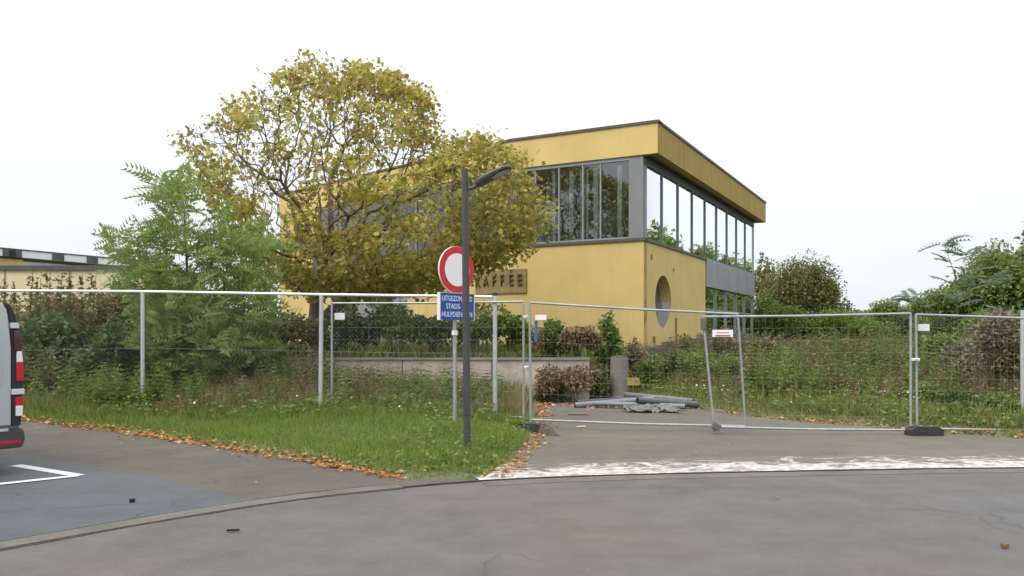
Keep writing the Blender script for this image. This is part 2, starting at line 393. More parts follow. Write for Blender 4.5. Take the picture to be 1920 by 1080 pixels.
def np_mesh(name, V, T, m, parent=None, org=None, smooth=False):
    """V n x 3 (world), T n x 3 triangles -> one mesh object"""
    V = np.asarray(V, np.float32); T = np.asarray(T, np.int32)
    if org is None: org = ORG.get(parent.name, np.zeros(3)) if parent else np.zeros(3)
    me = bpy.data.meshes.new(name)
    me.vertices.add(len(V)); me.vertices.foreach_set("co", (V - np.asarray(org, np.float32)).ravel())
    me.loops.add(T.size); me.loops.foreach_set("vertex_index", T.ravel())
    me.polygons.add(len(T))
    me.polygons.foreach_set("loop_start", np.arange(0, T.size, 3, dtype=np.int32))
    if smooth: me.polygons.foreach_set("use_smooth", np.ones(len(T), bool))
    me.materials.append(m); me.update(); me.validate()
    o = bpy.data.objects.new(name, me); link(o)
    if parent: o.parent = parent
    else: o.location = tuple(org)
    ORG[o.name] = np.array(org, float)
    return o

class MB:
    def __init__(s): s.v = []; s.f = []
    def add(s, vs, fs):
        b = len(s.v); s.v += [tuple(map(float, q)) for q in vs]; s.f += [tuple(i + b for i in q) for q in fs]; return s
    def box(s, c, size, rz=0.0, rot=None):
        x, y, z = [d / 2 for d in size]
        R = rot or Matrix.Rotation(rz, 3, 'Z')
        vs = [Vector(c) + R @ Vector((a * x, b * y, d * z)) for a in (-1, 1) for b in (-1, 1) for d in (-1, 1)]
        return s.add(vs, [(0, 1, 3, 2), (4, 6, 7, 5), (0, 4, 5, 1), (2, 3, 7, 6), (0, 2, 6, 4), (1, 5, 7, 3)])
    def wall(s, p0, p1, z0, z1, n, t):
        """slab whose outer face runs p0-p1; n: outward normal; thickness t inwards"""
        p0 = np.array(p0, float); p1 = np.array(p1, float); n = np.array(n, float)
        a, b, c, d = p0, p1, p1 - n * t, p0 - n * t
        vs = [(*q, z) for z in (z0, z1) for q in (a, b, c, d)]
        return s.add(vs, [(3, 2, 1, 0), (4, 5, 6, 7), (0, 1, 5, 4), (1, 2, 6, 5), (2, 3, 7, 6), (3, 0, 4, 7)])
    def prism(s, poly, z0, z1):
        n = len(poly)
        vs = [(*q, z0) for q in poly] + [(*q, z1) for q in poly]
        tri = tessellate_polygon([[Vector((*q, 0)) for q in poly]])
        fs = [tuple(reversed(t)) for t in tri] + [tuple(i + n for i in t) for t in tri]
        fs += [(i, (i + 1) % n, (i + 1) % n + n, i + n) for i in range(n)]
        return s.add(vs, fs)
    def tube(s, pts, r, seg=8, cap=True):
        pts = [Vector(p) for p in pts]
        rr = r if isinstance(r, (list, tuple)) else [r] * len(pts)
        base = len(s.v)
        up0 = None
        for i, p in enumerate(pts):
            d = (pts[min(i + 1, len(pts) - 1)] - pts[max(i - 1, 0)]).normalized()
            if up0 is None:
                up0 = Vector((0, 0, 1)) if abs(d.z) < 0.9 else Vector((1, 0, 0))
            u = d.cross(up0).normalized(); w = d.cross(u).normalized()
            for k in range(seg):
                a = 2 * math.pi * k / seg
                s.v.append(tuple(p + (u * math.cos(a) + w * math.sin(a)) * rr[i]))
        for i in range(len(pts) - 1):
            for k in range(seg):
                a, b = base + i * seg + k, base + i * seg + (k + 1) % seg
                s.f.append((a, b, b + seg, a + seg))
        if cap:
            s.f.append(tuple(base + k for k in range(seg)))
            e = base + (len(pts) - 1) * seg
            s.f.append(tuple(e + k for k in reversed(range(seg))))
        return s
    def build(s, name, m, parent=None, org=None, smooth=False, bevel=0.0, local=False):
        if org is None: org = np.zeros(3) if local else (ORG.get(parent.name, np.zeros(3)) if parent else np.zeros(3))
        me = bpy.data.meshes.new(name)
        me.from_pydata([tuple(np.array(v) - org) for v in s.v], [], s.f)
        bm = bmesh.new(); bm.from_mesh(me)
        bmesh.ops.recalc_face_normals(bm, faces=bm.faces)
        if bevel > 0:
            es = [e for e in bm.edges if e.is_manifold and e.calc_face_angle(0) > 0.5]
            bmesh.ops.bevel(bm, geom=es, offset=bevel, segments=2, affect='EDGES', profile=0.6)
        bm.to_mesh(me); bm.free()
        if smooth: me.polygons.foreach_set("use_smooth", [True] * len(me.polygons))
        me.materials.append(m)
        if smooth:
            try: me.set_sharp_from_angle(angle=math.radians(40))
            except Exception: pass
        o = bpy.data.objects.new(name, me); link(o)
        if parent: o.parent = parent
        elif not local: o.location = tuple(org)
        ORG[o.name] = np.array(org, float)
        return o

def copy_tree(src, parent=None):
    c = src.copy(); link(c)
    if parent is not None: c.parent = parent
    for ch in list(src.children): copy_tree(ch, c)
    return c

def px(x, d): return (x - 960.0) / F * d
def pz(y, d): return 1.6 + (630.0 - y) / F * d
def P(x, y, d): return np.array([px(x, d), d, pz(y, d)])
def G(x, y):
    d = F * 1.6 / (y - 630.0); return (px(x, d), d)

# ------------------------------------------------------------------ ground plan
ROADEDGE = [(-40, -34), (-12, -3.5), (-6, 3.5), (-3.84, 6.04), (-3.05, 6.95), (-2.34, 7.67), (-1.75, 8.12), (-1.15, 8.48), (-0.35, 8.86), (0.8, 9.15), (2.1, 9.36), (4.2, 9.58), (6.2, 9.74), (14, 10.1), (60, 11.5)]
VERGE = [(-60, 54.2), (-30, 31.2), (-9, 15.1), (-7.2, 13.85), (-5.55, 12.7), (-3.6, 11.1), (-1.69, 9.47), (-1.15, 8.95)]
DRIVE_L = [(-0.30, 9.05), (-0.15, 9.6), (0.02, 10.6), (0.20, 11.8), (0.34, 13.0), (0.45, 15), (0.6, 18), (0.75, 20.5), (1.4, 22.2)]
DRIVE_R = [(2.9, 22.0), (3.3, 20.2), (4.1, 17.6), (4.84, 15.9), (5.6, 14.9), (6.49, 14.15), (7.3, 13.15), (8.05, 12.5), (14, 11.9), (60, 15)]
PAVED = VERGE + DRIVE_L + DRIVE_R + [(60, -60), (-60, -60)]

def sdist(poly, X, Y):
    """signed distance to a polygon: positive outside"""
    X = np.asarray(X, float); Y = np.asarray(Y, float)
    d = np.full(X.shape, 1e9); inside = np.zeros(X.shape, bool)
    n = len(poly)
    for i in range(n):
        ax, ay = poly[i]; bx, by = poly[(i + 1) % n]
        ex, ey = bx - ax, by - ay
        t = np.clip(((X - ax) * ex + (Y - ay) * ey) / (ex * ex + ey * ey), 0, 1)
        d = np.minimum(d, np.hypot(X - ax - t * ex, Y - ay - t * ey))
        c = (ay > Y) != (by > Y)
        with np.errstate(divide='ignore', invalid='ignore'):
            xx = ax + (Y - ay) / (by - ay if by != ay else 1e-9) * ex
        inside ^= c & (X < xx)
    return np.where(inside, -d, d)

TERR = [(-80, 20.15), (1.9, 20.15), (2.3, 22.3), (2.9, 23.1), (4.2, 25.0), (6.1, 27.6), (9.6, 30.3), (16, 42), (26, 60), (26, 100), (-80, 100)]
def gz(X, Y):
    X = np.asarray(X, float); Y = np.asarray(Y, float)
    sd = sdist(PAVED, X, Y)
    out = 0.03 + 0.17 * (1 - np.exp(-np.clip(sd, 0, None) / 1.3))
    left = np.clip((-X - 2.0) / 6.0, 0, 1) * np.clip(sd / 3.0, 0, 1) * 0.14
    field = np.where(X > 2, np.clip((Y - 15) * 0.017, 0, 0.75), 0)
    z = out + left + field + 0.04 * np.sin(X * 0.9) * np.cos(Y * 0.7) * np.clip(sd, 0, 1)
    st = sdist(TERR, X, Y)
    z = np.where(st <= 0.0, 1.0 + np.clip(-st, 0, 4) * 0.02, z)
    return np.where(sd < 0, np.clip(sd * 0.5, -0.12, 0) - 0.0, np.where(sd < 0.06, sd * 0.5, z))

def g1(x, y): return float(gz(np.array([x]), np.array([y]))[0])

def tag_struct(o): o['kind'] = 'structure'; return o

def build_ground():
    far = [30.5, 34, 40, 48, 60, 80, 120, 180, 260, 400, 700, 1200]
    xs = np.array([-v for v in reversed(far)] + list(np.arange(-28.2, 28.3, 0.3)) + far)
    ys = np.array([-700, -300, -120, -50, -20, -8] + list(np.arange(-2, 19.9, 0.3)) + [19.95, 20.15] + list(np.arange(20.4, 52, 0.35)) + [54, 58, 64, 72, 90, 120, 180, 300, 500, 900, 1500])
    X, Y = np.meshgrid(xs, ys)
    Z = gz(X, Y)
    V = np.stack([X.ravel(), Y.ravel(), Z.ravel()], 1)
    nx, ny = len(xs), len(ys)
    i = (np.arange(ny - 1)[:, None] * nx + np.arange(nx - 1)[None, :]).ravel()
    T = np.concatenate([np.stack([i, i + 1, i + nx + 1], 1), np.stack([i, i + nx + 1, i + nx], 1)])
    tag_struct(np_mesh("ground", V, T, M['soil'], smooth=True))
build_ground()

def sheet(name, poly, z, m, sub=0):
    tri = tessellate_polygon([[Vector((*q, 0)) for q in poly]])
    mb = MB(); mb.v = [(q[0], q[1], z) for q in poly]; mb.f = [tuple(t) for t in tri]
    o = mb.build(name, m)
    for p in o.data.polygons:
        if p.normal.z < 0: p.flip()
    return tag_struct(o)

def strip(name, line, w0, w1, z, m, uv=False, kind='structure', skirt=True):
    """ribbon beside a polyline, from offset w0 to w1 on its left side; w may be a list"""
    n = len(line); L = np.array(line, float)
    a, b = [], []
    for i in range(n):
        d = L[min(i + 1, n - 1)] - L[max(i - 1, 0)]; d /= np.linalg.norm(d)
        nn = np.array([-d[1], d[0]])
        u0 = w0[i] if isinstance(w0, (list, tuple)) else w0
        u1 = w1[i] if isinstance(w1, (list, tuple)) else w1
        a.append(L[i] + nn * u0); b.append(L[i] + nn * u1)
    me = bpy.data.meshes.new(name)
    vs = [(*q, z) for q in a] + [(*q, z) for q in b]
    fs = [(i, i + 1, i + 1 + n, i + n) for i in range(n - 1)]
    if skirt:                                   # the strip's own edge, down into what it lies on
        vs += [(*q, -0.03) for q in a] + [(*q, -0.03) for q in b]
        fs += [(2 * n + i, 2 * n + i + 1, i + 1, i) for i in range(n - 1)] + [(n + i, n + i + 1, 3 * n + i + 1, 3 * n + i) for i in range(n - 1)]
    me.from_pydata(vs, [], fs)
    if uv:
        lay = me.uv_layers.new(name="UVMap")
        for p in me.polygons:
            for li in p.loop_indices:
                vi = me.loops[li].vertex_index
                lay.data[li].uv = ((vi % n) / n * 10, 0 if (vi // n) % 2 == 0 else 1)
    me.materials.append(m); me.update()
    for p in me.polygons:
        if p.normal.z < 0: p.flip()
    o = bpy.data.objects.new(name, me); link(o)
    o['kind'] = kind
    return o

def dense(line, step=0.25):
    out = []
    for (ax, ay), (bx, by) in zip(line[:-1], line[1:]):
        n = max(1, int(math.hypot(bx - ax, by - ay) / step))
        out += [(ax + (bx - ax) * i / n, ay + (by - ay) * i / n) for i in range(n)]
    return out + [line[-1]]

def spline(line, step=0.3):
    """smooth curve through the points"""
    pts = [np.array(p, float) for p in line]
    pts = [2 * pts[0] - pts[1]] + pts + [2 * pts[-1] - pts[-2]]
    out = []
    for i in range(1, len(pts) - 2):
        p0, p1, p2, p3 = pts[i - 1:i + 3]
        n = max(1, min(40, int(np.linalg.norm(p2 - p1) / step)))
        for k in range(n):
            t = k / n
            out.append(tuple(0.5 * (2 * p1 + (p2 - p0) * t + (2 * p0 - 5 * p1 + 4 * p2 - p3) * t * t + (3 * p1 - p0 - 3 * p2 + p3) * t ** 3)))
    return out + [tuple(pts[-2])]

RE = spline(ROADEDGE[1:-1])
sheet("road", RE + [(60, 11.5), (60, -60), (-60, -60), (-40, -34)], 0.000, M['road'])
left_edge = [p for p in RE if p[0] < -0.33]
sheet("pavement", left_edge + [(-0.33, 8.9), (-0.7, 9.0)] + [(-1.15, 8.97)] + [(x - 0.0, y + 0.02) for x, y in reversed(VERGE[1:-1])] + [(-40, 38.8), (-40, -34)], 0.004, M['pavement'])
bay_edge = [(-2.34, 7.67), (-4.2, 9.19), (-6.98, 10.98), (-14, 16.2), (-30, 28.5)]
bay_road = [p for p in RE if p[0] <= -2.34]
sheet("parking_bay", [(x, y) for x, y in bay_road] + [(-2.34, 7.69)] + bay_edge[1:] + [(-42, 20), (-40, -33)], 0.008, M['bay'])
sheet("driveway", [p for p in RE if p[0] >= -0.36] + [(60, 11.5)] + list(reversed(DRIVE_R)) + list(reversed(DRIVE_L)), 0.004, M['drive'])
# joints and gutter at the road's edge
edge_l = [p for p in RE if -12 < p[0] < -1.0]
edge_r = [p for p in RE if p[0] > -1.2]
tag_struct(strip("gutter_strip", edge_l, -0.02, 0.20, 0.012, M['gutter']))
def wob(line, lo, hi, ph): return [lo + (hi - lo) * (0.5 + 0.5 * math.sin(i * 0.9 + ph) * math.cos(i * 0.37 + ph)) for i in range(len(line))]
strip("road_joint", edge_l, [-v for v in wob(edge_l, 0.028, 0.07, 0.3)], -0.021, 0.004, M['seam'])
strip("road_joint", edge_l, 0.201, [0.201 + v for v in wob(edge_l, 0.006, 0.05, 1.7)], 0.0125, M['seam'])
strip("road_joint", edge_r, -0.022, [v for v in wob(edge_r, -0.008, 0.02, 0.9)], 0.0165, M['seam'])
strip("chalky_spill", [p for p in RE if -0.42 < p[0] < 12], 0.03, 1.12, 0.010, M['chalk'], uv=True)
strip("gutter_strip", [p for p in RE if -0.42 < p[0] < 12], -0.30, -0.03, 0.005, M['gutter'])

# white bay marking
mk = MB()
def line_quad(mb, p, q, w, z):
    p, q = np.array(p), np.array(q); d = (q - p) / np.linalg.norm(q - p); n = np.array([-d[1], d[0]]) * w / 2
    mb.add([(*(p - n), z), (*(q - n), z), (*(q + n), z), (*(p + n), z)], [(0, 1, 2, 3)])
line_quad(mk, (-6.10, 9.90), (-4.93, 9.17), 0.14, 0.013)
line_quad(mk, (-4.93, 9.14), (-8.0, 6.32), 0.12, 0.017)
tag_struct(mk.build("bay_marking", M['white_paint']))

# ------------------------------------------------------------------ yellow building
C0 = np.array([4.58, 28.0]); DR = np.array([0.4705, 0.8824]); NR = np.array([0.8824, -0.4705])
DL = -NR; NL = -DR
K0 = C0 + DL * 5.2
DK = np.array([-0.716, 0.698]); NK = np.array([-0.698, -0.716])
LEN_R, LEN_K = 18.6, 17.0
KE = K0 + DK * LEN_K; ER = C0 + DR * LEN_R
B = thing("office_building", "two storey yellow rendered building with a glazed upper floor and flat roof behind the fence", "building", (C0[0], C0[1], 1.0))
Z_G, Z_SILL, Z_WT, Z_FB, Z_TOP = 0.7, 4.92, 7.72, 7.9, 8.95
def on(o, d, t, n=None, off=0.0):
    q = o + d * t
    return q + n * off if n is not None else q

# lower walls
MB().wall(on(C0, DL, 0.0), on(C0, DL, 5.2), Z_G, Z_SILL, NL, 0.35).build("wall", M['yellow'], B)
MB().wall(on(K0, DK, 0.0), on(K0, DK, 6.3), Z_G, Z_SILL, NK, 0.35).build("wall", M['yellow'], B)
MB().wall(on(K0, DK, 12.2), KE, Z_G, Z_SILL, NK, 0.35).build("wall", M['yellow'], B)
# right lower wall with the round opening
def round_hole_wall():
    mb = MB(); L, r, tc, zc, n = 8.3, 0.98, 2.25, 2.87, 48
    th = 0.55
    ang = [2 * math.pi * k / n for k in range(n)]
    corners = [math.atan2(zz - zc, tt - tc) % (2 * math.pi) for tt, zz in ((L, Z_SILL), (0.004, Z_SILL), (0.004, Z_G), (L, Z_G))]
    for c in corners:
        k = min(range(n), key=lambda i: abs((ang[i] - c + math.pi) % (2 * math.pi) - math.pi)); ang[k] = c
    def rim(a):
        ca, sa = math.cos(a), math.sin(a)
        s = min((L - tc) / ca if ca > 1e-6 else 1e9, (0.004 - tc) / ca if ca < -1e-6 else 1e9, (Z_SILL - zc) / sa if sa > 1e-6 else 1e9, (Z_G - zc) / sa if sa < -1e-6 else 1e9)
        return tc + ca * s, zc + sa * s
    v = []
    for dep in (0.0, th):
        for a in ang:
            q = on(C0, DR, tc + r * math.cos(a), NR, -dep); v.append((*q, zc + r * math.sin(a)))
        for a in ang:
            t, z = rim(a); q = on(C0, DR, t, NR, -dep); v.append((*q, z))
    f = []
    for k in range(n):
        j = (k + 1) % n
        f += [(k, j, n + j, n + k), (2 * n + k, 3 * n + k, 3 * n + j, 2 * n + j), (k, 2 * n + k, 2 * n + j, j), (n + k, n + j, 3 * n + j, 3 * n + k)]
    mb.add(v, f)
    w = mb.build("wall", M['yellow'], B)
    # the opening: grey back, stepped grey block and a pane
    rw = MB()
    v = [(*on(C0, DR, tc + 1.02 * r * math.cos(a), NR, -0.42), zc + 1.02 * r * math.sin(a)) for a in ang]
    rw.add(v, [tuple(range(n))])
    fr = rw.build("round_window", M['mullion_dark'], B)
    prof = [(0.02, 0.0)] + [(r * 0.985 * math.cos(a), r * 0.985 * math.sin(a)) for a in np.linspace(-0.02, -2.2, 20)] + [(-0.55 * r, -0.35), (0.02, -0.35)]
    lb = MB(); m_ = len(prof)
    for dep in (0.05, 0.41):
        lb.v += [tuple((*on(C0, DR, tc + a_, NR, -dep), zc + b_)) for a_, b_ in prof]
    tri_ = tessellate_polygon([[Vector((a_, b_, 0)) for a_, b_ in prof]])
    lb.f = [tuple(t_) for t_ in tri_] + [tuple(k_ + m_ for k_ in t_) for t_ in tri_] + [(k_, (k_ + 1) % m_, (k_ + 1) % m_ + m_, k_ + m_) for k_ in range(m_)]
    lb.build("ledge", M['spandrel'], fr)
    pn = MB()
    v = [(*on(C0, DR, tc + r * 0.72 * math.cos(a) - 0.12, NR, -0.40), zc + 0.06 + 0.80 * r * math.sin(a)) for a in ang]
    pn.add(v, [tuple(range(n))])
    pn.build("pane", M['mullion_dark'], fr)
round_hole_wall()
# grey entrance front in the left wing
MB().wall(on(K0, DK, 6.3, NK, -0.55), on(K0, DK, 12.2, NK, -0.55), Z_G, Z_SILL, NK, 0.2).build("entrance_wall", M['grey_clad'], B)
for k, t in enumerate((6.75, 8.15, 9.55, 10.95)):
    MB().wall(on(K0, DK, t, NK, -0.50), on(K0, DK, t + 1.15, NK, -0.50), 1.15, 3.6, NK, 0.05).build("entrance_pane", M['glass'] if k % 2 else M['spandrel'], B)
MB().wall(on(K0, DK, 6.3, NK, 0.0), on(K0, DK, 12.2, NK, 0.0), 4.2, Z_SILL, NK, 0.54).build("entrance_lintel", M['grey_clad'], B)
# sill copings
for (p, q, n) in ((on(C0, DL, -0.06), on(C0, DL, 5.21), NL), (on(K0, DK, 0.0), KE, NK), (on(C0, DR, 0.0), on(C0, DR, 8.34), NR)):
    MB().wall(np.array(p) + n * 0.06, np.array(q) + n * 0.06, Z_SILL + 0.002, Z_SILL + 0.10, n, 0.42).build("sill_coping", M['dark_metal'], B)
# corner column, upper floor
MB().wall(on(C0, DL, 0.02), on(C0, DL, 0.55), Z_SILL + 0.10, Z_FB, NL, 0.4).build("corner_column", M['grey_clad'], B)
# left upper panes
def pane(o, d, n, t0, t1, z0, z1, rec=0.06, m='glass', name="window_pane"):
    return MB().wall(on(o, d, t0, n, -rec), on(o, d, t1, n, -rec), z0, z1, n, 0.015).build(name, M[m], B)
def mull(o, d, n, t, z0, z1, w=0.06, rec=0.0, name="mullion", m='mullion', dep=0.10):
    return MB().wall(on(o, d, t - w / 2, n, -rec), on(o, d, t + w / 2, n, -rec), z0, z1, n, dep).build(name, M[m], B)
ts = [0.55, 1.62, 2.30, 3.25, 4.22, 5.16]
for a, b in zip(ts[:-1], ts[1:]): pane(C0, DL, NL, a + 0.03, b - 0.03, Z_SILL + 0.16, Z_WT + 0.05)
for t in ts[1:]: mull(C0, DL, NL, t, Z_SILL + 0.16, Z_WT + 0.05, 0.05, 0.012)
for z0, z1 in ((Z_SILL + 0.10, Z_SILL + 0.16), (Z_WT + 0.05, Z_FB)):
    MB().wall(on(C0, DL, 0.55), on(C0, DL, 5.2), z0, z1, NL, 0.14).build("window_rail", M['mullion'], B)
tk = list(np.arange(0.05, 13.4, 1.9))
for i, (a, b) in enumerate(zip(tk[:-1], tk[1:])):
    pane(K0, DK, NK, a + 0.03, b - 0.03, Z_SILL + 0.16, Z_WT + 0.05)
for t in tk: mull(K0, DK, NK, t, Z_SILL + 0.16, Z_WT + 0.05, 0.06, 0.012)
MB().wall(on(K0, DK, 0), on(K0, DK, 13.35), Z_SILL + 0.10, Z_SILL + 0.16, NK, 0.14).build("window_rail", M['mullion'], B)
MB().wall(on(K0, DK, 0), on(K0, DK, 13.35), Z_WT + 0.05, Z_FB, NK, 0.14).build("window_rail", M['mullion'], B)
MB().wall(on(K0, DK, 13.36), KE, Z_SILL + 0.10, Z_FB, NK, 0.3).build("wall", M['yellow'], B)
# pale infill panels in the pane next to the bend
MB().wall(on(C0, DL, 4.26, NL, -0.09), on(C0, DL, 5.12, NL, -0.09), 5.1, 6.0, NL, 0.03).build("infill_panel", M['lightgrey'], B)
MB().wall(on(C0, DL, 4.26, NL, -0.09), on(C0, DL, 5.12, NL, -0.09), 6.55, 6.95, NL, 0.03).build("infill_panel", M['lightgrey'], B)
# blinds behind the left glazing
for t, w in ((0.97, 0.17), (1.88, 0.19), (2.22, 0.10), (2.42, 0.14), (2.84, 0.15), (3.55, 0.12), (6.6, 0.25), (8.1, 0.2), (11.2, 0.3)):
    if t < 5.2: o_, d_, n_, tt = C0, DL, NL, t
    else: o_, d_, n_, tt = K0, DK, NK, t - 5.2
    MB().wall(on(o_, d_, tt - w / 2, n_, -0.22), on(o_, d_, tt + w / 2, n_, -0.22), Z_SILL + 0.18, Z_WT - 0.05, n_, 0.02).build("blind_strip", M['blind'], B)
# right upper panes
tr = [0.12 + 2.055 * i for i in range(10)]
for a, b in zip(tr[:-1], tr[1:]): pane(C0, DR, NR, a + 0.05, b - 0.05, Z_SILL + 0.12, Z_WT - 0.12, 0.05)
for t in tr: mull(C0, DR, NR, t, Z_SILL + 0.10, Z_WT - 0.12, 0.045, -0.003, dep=0.05)
MB().wall(on(C0, DR, 0.02), on(C0, DR, LEN_R + 0.1), Z_WT - 0.12, Z_FB, NR, 0.2).build("window_rail", M['dark_metal'], B)
MB().wall(on(C0, DR, 8.35), on(C0, DR, LEN_R + 0.1), Z_SILL + 0.02, Z_SILL + 0.12, NR, 0.2).build("window_rail", M['mullion'], B)
# spandrel panels and lower glazing
t_s = np.linspace(8.36, LEN_R + 0.1, 6)
for a, b in zip(t_s[:-1], t_s[1:]):
    MB().wall(on(C0, DR, a + 0.02, NR, 0.03), on(C0, DR, b - 0.02, NR, 0.03), 3.78, Z_SILL + 0.015, NR, 0.12).build("spandrel_panel", M['spandrel'], B)
    pane(C0, DR, NR, a + 0.04, b - 0.04, 1.25, 3.76, 0.12)
    mull(C0, DR, NR, b - 0.0, 1.05, 3.775, 0.08, 0.05)
MB().wall(on(C0, DR, 8.35, NR, -0.07), on(C0, DR, LEN_R, NR, -0.07), 2.75, 2.83, NR, 0.04).build("window_rail", M['mullion'], B)
MB().wall(on(C0, DR, 8.35), on(C0, DR, LEN_R + 0.1), Z_G, 1.22, NR, 0.3).build("plinth", M['grey_clad'], B)
# fascia, coping, roof and soffit
RC = C0 + DL * -0.52 + NL * 0.06                         # roof corner
REd = RC + DR * (LEN_R + 0.7)
FK = K0 + (NL + NK) / np.linalg.norm(NL + NK) * 0.06
FE = KE + NK * 0.06
back1 = REd + DL * 14.0; back2 = FE + np.array([7.0, 7.0])
MB().wall(RC, FK, Z_FB, Z_TOP, NL, 0.3).build("fascia", M['fascia'], B)
MB().wall(FK, FE, Z_FB, Z_TOP, NK, 0.3).build("fascia", M['fascia'], B)
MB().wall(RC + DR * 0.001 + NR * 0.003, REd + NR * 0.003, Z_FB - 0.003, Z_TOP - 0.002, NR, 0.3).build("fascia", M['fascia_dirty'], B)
for p, q, n in ((RC + NR * 0.05, FK, NL), (FK, FE, NK), (RC, REd, NR)):
    MB().wall(p + n * 0.05, q + n * 0.05, Z_TOP, Z_TOP + (0.085 if n is NR else 0.09), n, 0.4).build("roof_coping", M['dark_metal'], B)
MB().prism([RC + (DR + DL) * 0.28, REd + DL * 0.28, back1, back2, FE - NK * 0.28, FK - NL * 0.3], Z_TOP - 0.12, Z_TOP - 0.02).build("roof", M['roof'], B)
MB().prism([RC + (DR + DL) * 0.29, REd + DL * 0.29 - DR * 0.01, ER + DL * 6, C0 + DL * 5.2 + DR * 1.0, C0 + DR * 0.05 + DL * 0.3], Z_FB + 0.02, Z_FB + 0.06).build("soffit", M['dark_metal'], B)
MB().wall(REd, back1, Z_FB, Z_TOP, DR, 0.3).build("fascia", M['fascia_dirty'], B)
MB().wall(ER + DR * 0.1 - NR * 0.2, back1 - DR * 0.5, Z_G, Z_FB, DR, 0.3).build("wall", M['yellow'], B)
# interior: floor slab and a rear wall
MB().prism([C0 + (DR + DL) * 0.45, ER + DL * 0.4, back1 - DR, back2 - DR * 0.6, KE - NK * 0.45, K0 - NL * 0.4], 4.5, 4.7).build("floor_slab", M['interior'], B)
MB().wall(C0 + DL * 5 + DR * 5.5, C0 + DL * 5 + DR * 17, 1.0, Z_FB, NR, 0.2).build("interior_wall", M['interior'], B)
MB().wall(C0 + DL * 0.6 + DR * 5.5, C0 + DL * 5 + DR * 5.5, 1.0, Z_FB, NL, 0.2).build("interior_wall", M['interior'], B)
MB().wall(K0 + DR * 4, KE + DR * 4, 1.0, Z_FB, NK, 0.2).build("interior_wall", M['interior'], B)
# small vent plates on the right wall and dark lean-out at the base
for t, z, w in ((0.75, 4.35, 0.14), (1.0, 1.35, 0.22), (2.0, 1.15, 0.16), (3.45, 4.1, 0.1)):
    MB().wall(on(C0, DR, t, NR, 0.035), on(C0, DR, t + w, NR, 0.035), z, z + w * 1.1, NR, 0.03).build("wall_vent", M['board'], B)
MB().wall(on(C0, DR, 3.75, NR, 0.06), on(C0, DR, 3.83, NR, 0.06), 1.0, 2.3, NR, 0.055).build("downpipe", M['board'], B)

# sign board with letters
def text_mesh(txt, size, extrude):
    cu = bpy.data.curves.new("text", 'FONT'); cu.body = txt; cu.size = size; cu.extrude = extrude
    cu.align_x = 'CENTER'; cu.align_y = 'CENTER'; cu.resolution_u = 3
    o = bpy.data.objects.new("text", cu); link(o)
    dg = bpy.context.evaluated_depsgraph_get()
    me = bpy.data.meshes.new_from_object(o.evaluated_get(dg))
    bpy.data.objects.remove(o); bpy.data.curves.remove(cu)
    return me
def on_left_wall(pxx):
    """the point of the left front that lies in this direction"""
    r = (pxx - 960) / F
    t = (C0[1] * r - C0[0]) / (DL[0] - DL[1] * r)
    if t <= 5.2: return C0, DL, NL, t
    t = (K0[1] * r - K0[0]) / (DK[0] - DK[1] * r)
    return K0, DK, NK, t
sb_o, sb_d, sb_n, sb_t1 = on_left_wall(870)
_, _, _, sb_t0 = on_left_wall(958)
name_board = thing("name_sign", "weathered brown board with dark letters mounted on the yellow wall left of the building corner", "sign", (*on(C0, DL, 4.4, NL, 0.05), 3.3))
bd = MB()
e1 = on(C0, DL, on_left_wall(988)[3], NL, 0.06)
bk = K0 + (NL + NK) / np.linalg.norm(NL + NK) * 0.062
bd.wall(e1, bk, 3.22, 4.12, NL, 0.05)
bd.wall(bk, on(K0, DK, 1.95, NK, 0.06), 3.22, 4.12, NK, 0.05)
bd.build("board", M['board'], name_board)
for ch, pxx in zip("KAFFEE", (899, 914, 929.5, 944.5, 960, 976)):
    o_, d_, n_, t_ = on_left_wall(pxx)
    me = text_mesh(ch, 0.54, 0.03); me.materials.append(M['letter'])
    lo = bpy.data.objects.new("letter", me); link(lo); lo.parent = name_board
    q = on(o_, d_, t_, n_, 0.095); xdir = -d_
    loc = np.array([*q, 3.70]) - ORG[name_board.name]
    lo.matrix_local = Matrix(((xdir[0], 0, n_[0], loc[0]), (xdir[1], 0, n_[1], loc[1]), (0, 1.12, 0, loc[2]), (0, 0, 0, 1)))
    lo.data.transform(Matrix.Diagonal((0.78, 1, 1, 1)))

# ------------------------------------------------------------------ low annexe, far left
A = thing("low_annexe", "low flat roofed cream annexe at the far left behind the weeds", "building", (-30, 40, 0.9))
MB().wall((-46, 40), (-17.5, 40), 0.6, 4.85, np.array([0, -1.0]), 0.3).build("wall", M['cream'], A)
MB().wall((-17.5, 40), (-17.5, 46), 0.6, 4.85, np.array([1.0, 0]), 0.3).build("wall", M['cream'], A)
MB().wall((-46, 39.9), (-17.4, 39.9), 4.852, 5.10, np.array([0, -1.0]), 6.4).build("roof_edge", M['dark_metal'], A)
for x in (-33, -29, -25.2, -22.0):
    MB().wall((x, 39.97), (x + 0.04, 39.97), 0.7, 4.85, np.array([0, -1.0]), 0.02).build("joint_strip", M['board'], A)
U = thing("upper_hall", "grey and yellow upper block with a patched pale roof edge above the annexe", "building", (-28, 50, 0.9))
u0, u1 = np.array([-31.8, 43.6 + 3.2]), np.array([-25.4, 58.0])
ud = (u1 - u0) / np.linalg.norm(u1 - u0); un = np.array([ud[1], -ud[0]])
hl = np.linalg.norm(u1 - u0)
def z_u(t): return 6.75
MB().wall(u0, u0 + ud * 3.3, 0.8, 6.3, un, 0.3).build("wall", M['yellow'], U)
MB().wall(u0 + ud * 3.3, u1, 0.8, 6.2, un, 0.3).build("wall", M['lightgrey'], U)
MB().wall(u0 - ud * 6 + un * 0.2, u1 + un * 0.2, 6.42, 6.85, un, 0.5).build("roof_edge", M['white_sign'], U)
